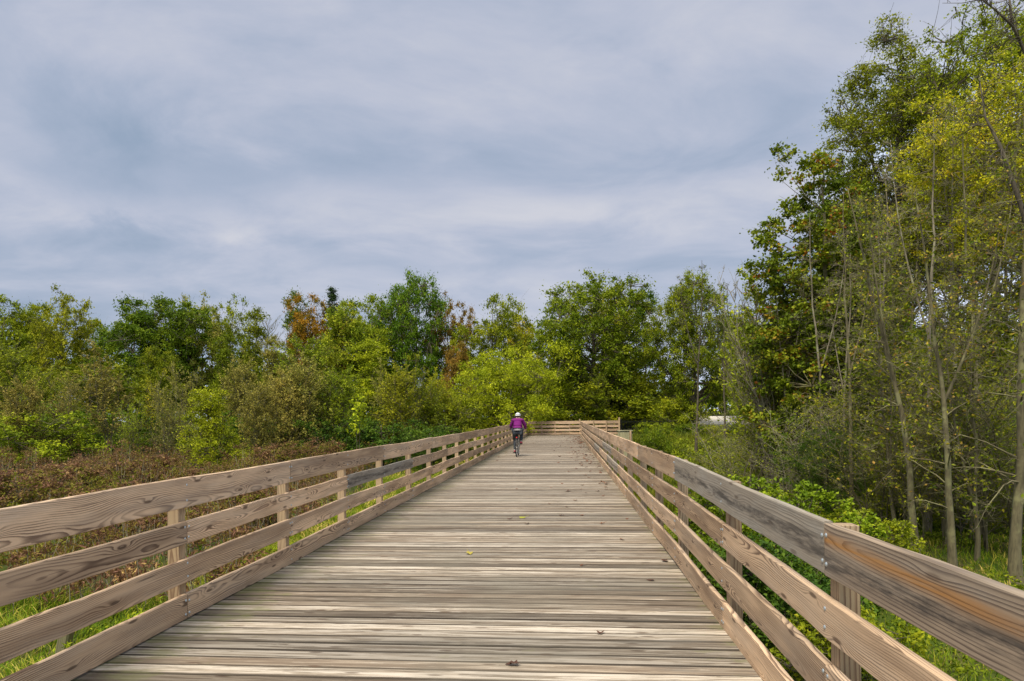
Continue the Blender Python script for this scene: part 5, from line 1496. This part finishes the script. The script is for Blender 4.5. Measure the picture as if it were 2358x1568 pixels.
for sx, zz in ((1, 0.455), (-1, 0.125)):
    c = part('crank', tube([(sx * 0.06, 0.44, 0.29), (sx * 0.075, 0.44, zz)], 0.010, 6), M_RIM, bike)
    part('pedal', tube([(sx * 0.08, 0.44, zz), (sx * 0.17, 0.44, zz)], [0.022, 0.022], 4), M_FRAME, c, False)

# ------------------------------------------------------------------ cyclist
M_SKIN = plain('skin', (0.50, 0.30, 0.22), 0.5, 0, 0.05)
M_JACKET = plain('magenta_fleece', (0.165, 0.0015, 0.145), 0.85, 0, 0.12, 20)
M_SHIRT = plain('grey_shirt', (0.36, 0.35, 0.33), 0.9, 0, 0.05)
M_LEG = plain('dark_leggings', (0.035, 0.045, 0.058), 0.75, 0, 0.1)
M_SHOE = plain('red_black_shoe', (0.33, 0.03, 0.06), 0.6, 0, 0.1)
M_SOLE = plain('shoe_sole', (0.03, 0.03, 0.03), 0.6)
M_HELM = plain('white_helmet_shell', (0.80, 0.80, 0.80), 0.35, 0, 0.03)
M_HAIR = plain('brown_hair', (0.05, 0.03, 0.02), 0.7)


def skin_obj(name, verts, edges, radii, mat, parent, sub=2, root=0):
    me = bpy.data.meshes.new(name)
    me.from_pydata(verts, edges, [])
    me.update()
    o = link(name, me, parent)
    me.materials.append(mat)
    sk = o.modifiers.new('skin', 'SKIN')
    sk.use_smooth_shade = True
    if not me.skin_vertices:
        bpy.context.view_layer.objects.active = o
    lay = me.skin_vertices[0].data if me.skin_vertices else None
    if lay is not None:
        for i, r in enumerate(radii):
            rr = r if isinstance(r, tuple) else (r, r)
            lay[i].radius = rr
            lay[i].use_root = (i == root)
    ss = o.modifiers.new('smooth', 'SUBSURF')
    ss.levels = sub; ss.render_levels = sub
    return o


person = None
CX = 0.03
V = {}
vs, es, rs = [], [], []


def jv(name, p, r, parent=None):
    V[name] = len(vs)
    vs.append((p[0] + CX, p[1], p[2])); rs.append(r)
    if parent is not None:
        es.append((V[parent], V[name]))


jv('pelvis', (0, 0.25, 0.99), (0.135, 0.12))
jv('waist', (0, 0.31, 1.12), (0.150, 0.125), 'pelvis')
jv('chest', (0, 0.40, 1.28), (0.165, 0.125), 'waist')
jv('upper', (0, 0.44, 1.36), (0.12, 0.09), 'chest')
jv('neck', (0, 0.47, 1.425), 0.055, 'upper')
jv('head', (0, 0.50, 1.51), (0.075, 0.088), 'neck')
jv('crown', (0, 0.50, 1.565), (0.070, 0.082), 'head')
jv('nose', (0, 0.595, 1.495), 0.012, 'head')
for s, n in ((-1, 'l'), (1, 'r')):
    jv('sh' + n, (s * 0.170, 0.43, 1.34), 0.068, 'upper')
    jv('el' + n, (s * 0.275, 0.52, 1.13), 0.050, 'sh' + n)
    jv('wr' + n, (s * 0.262, 0.66, 1.015), 0.028, 'el' + n)
    jv('pa' + n, (s * 0.260, 0.700, 1.012), (0.034, 0.020), 'wr' + n)
    for q, (dy, ln_) in enumerate(((0.000, 0.040), (0.006, 0.046), (0.004, 0.042), (-0.004, 0.034))):
        fx = s * (0.232 + q * 0.019)
        jv(f'k{q}{n}', (fx, 0.735 + dy, 1.018), 0.009, 'pa' + n)
        jv(f't{q}{n}', (fx, 0.735 + dy + ln_ * 0.5, 0.995), 0.008, f'k{q}{n}')
    jv('th' + n, (s * 0.218, 0.712, 0.998), 0.009, 'pa' + n)
    jv('tt' + n, (s * 0.212, 0.740, 0.985), 0.008, 'th' + n)
jv('hipl', (-0.105, 0.30, 0.94), 0.112, 'pelvis')
jv('knl', (-0.125, 0.58, 0.62), 0.060, 'hipl')
jv('anl', (-0.115, 0.40, 0.215), 0.036, 'knl')
jv('tol', (-0.118, 0.53, 0.165), 0.032, 'anl')
jv('hipr', (0.105, 0.30, 0.94), 0.112, 'pelvis')
jv('knr', (0.125, 0.66, 0.87), 0.062, 'hipr')
jv('anr', (0.120, 0.42, 0.545), 0.036, 'knr')
jv('tor', (0.122, 0.54, 0.495), 0.032, 'anr')
person = skin_obj('person', vs, es, rs, M_SKIN, None)
person.location = (BX, BY, BZ)
tag(person, 'cyclist seen from behind in a magenta jacket, white helmet and dark leggings', 'cyclist')


def clothes(name, keys, extra, mat, scale, low=None):
    idx = {k: i for i, k in enumerate(keys)}
    v2 = [vs[V[k]] for k in keys]
    r2 = []
    for k in keys:
        r = rs[V[k]]; r = r if isinstance(r, tuple) else (r, r)
        r2.append((r[0] * scale + 0.012, r[1] * scale + 0.012))
    e2 = [(idx[a], idx[b]) for a, b in extra]
    if low:
        v2.append(low[0]); r2.append(low[1]); e2.append((0, len(v2) - 1))
    return skin_obj(name, v2, e2, r2, mat, person)


clothes('jacket', ['waist', 'chest', 'upper', 'neck', 'shl', 'ell', 'wrl', 'shr', 'elr', 'wrr'],
        [('waist', 'chest'), ('chest', 'upper'), ('upper', 'neck'), ('upper', 'shl'), ('shl', 'ell'), ('ell', 'wrl'), ('upper', 'shr'), ('shr', 'elr'), ('elr', 'wrr')], M_JACKET, 1.06, low=((CX, 0.285, 1.085), (0.190, 0.155)))
clothes('leggings', ['pelvis', 'hipl', 'knl', 'anl', 'hipr', 'knr', 'anr'],
        [('pelvis', 'hipl'), ('hipl', 'knl'), ('knl', 'anl'), ('pelvis', 'hipr'), ('hipr', 'knr'), ('knr', 'anr')], M_LEG, 1.04)


def loft(rings, k=16):
    Vv, Fv = [], []
    for (cx, cy, cz, rx, ry) in rings:
        for j in range(k):
            a = j / k * 2 * math.pi
            Vv.append((cx + rx * math.cos(a), cy + ry * math.sin(a), cz))
    for i in range(len(rings) - 1):
        for j in range(k):
            Fv.append((i * k + j, i * k + (j + 1) % k, (i + 1) * k + (j + 1) % k, (i + 1) * k + j))
    return np.array(Vv), np.array(Fv)


part('shirt_hem', loft([(CX, 0.28, 0.975, 0.205, 0.165), (CX, 0.285, 1.02, 0.200, 0.162), (CX, 0.30, 1.07, 0.185, 0.150)]), M_SHIRT, person)
# helmet with vents and hair below it
hv, hf = [], []
k, rn = 20, 8
for i in range(rn + 1):
    ph = i / rn * math.radians(98)
    for j in range(k):
        a = j / k * 2 * math.pi
        rx, ry, rz = 0.100, 0.135, 0.105
        rid = 1 + 0.03 * math.cos(6 * a) * math.sin(ph)
        hv.append((CX + rx * math.sin(ph) * math.cos(a) * rid, 0.50 + ry * math.sin(ph) * math.sin(a) * rid, 1.535 + rz * math.cos(ph)))
for i in range(rn):
    for j in range(k):
        hf.append((i * k + j, (i + 1) * k + j, (i + 1) * k + (j + 1) % k, i * k + (j + 1) % k))
helm = part('helmet', (np.array(hv), np.array(hf)), M_HELM, person)
vent = []
for a in (-0.42, 0.0, 0.42):
    c = np.array([CX + 0.075 * math.sin(a * 1.6), 0.50 - 0.118 + 0.03 * abs(a), 1.575])
    vent.append(tube([c + np.array([-0.018, 0, -0.012]), c + np.array([0, -0.008, 0.0]), c + np.array([0.018, 0, 0.014])], [0.004, 0.013, 0.004], 8))
part('vent', joined(vent), M_SADDLE, helm)
part('hair', loft([(CX, 0.47, 1.555, 0.086, 0.10), (CX, 0.465, 1.50, 0.082, 0.095), (CX, 0.455, 1.455, 0.055, 0.06), (CX, 0.45, 1.44, 0.02, 0.02)]), M_HAIR, person)
for s, ak, tk in ((-1, 'anl', 'tol'), (1, 'anr', 'tor')):
    a = np.array(vs[V[ak]]); t_ = np.array(vs[V[tk]])
    sh = tube([a + np.array([0, -0.065, -0.045]), a + np.array([0, -0.035, -0.030]), a * 0.5 + t_ * 0.5 + np.array([0, 0.0, -0.022]), t_ + np.array([0, 0.01, -0.012]), t_ + np.array([0, 0.075, -0.020])],
              [0.022, 0.044, 0.048, 0.045, 0.020], 12)
    so = part('shoe', sh, M_SHOE, person)
    part('sole', tube([a + np.array([0, -0.07, -0.070]), a * 0.5 + t_ * 0.5 + np.array([0, 0, -0.060]), t_ + np.array([0, 0.08, -0.045])], [0.022, 0.034, 0.018], 8), M_SOLE, so)
    part('sock', tube([a + np.array([0, 0, -0.01]), a + np.array([0, 0.005, 0.035])], [0.043, 0.042], 10), M_SHIRT, person)
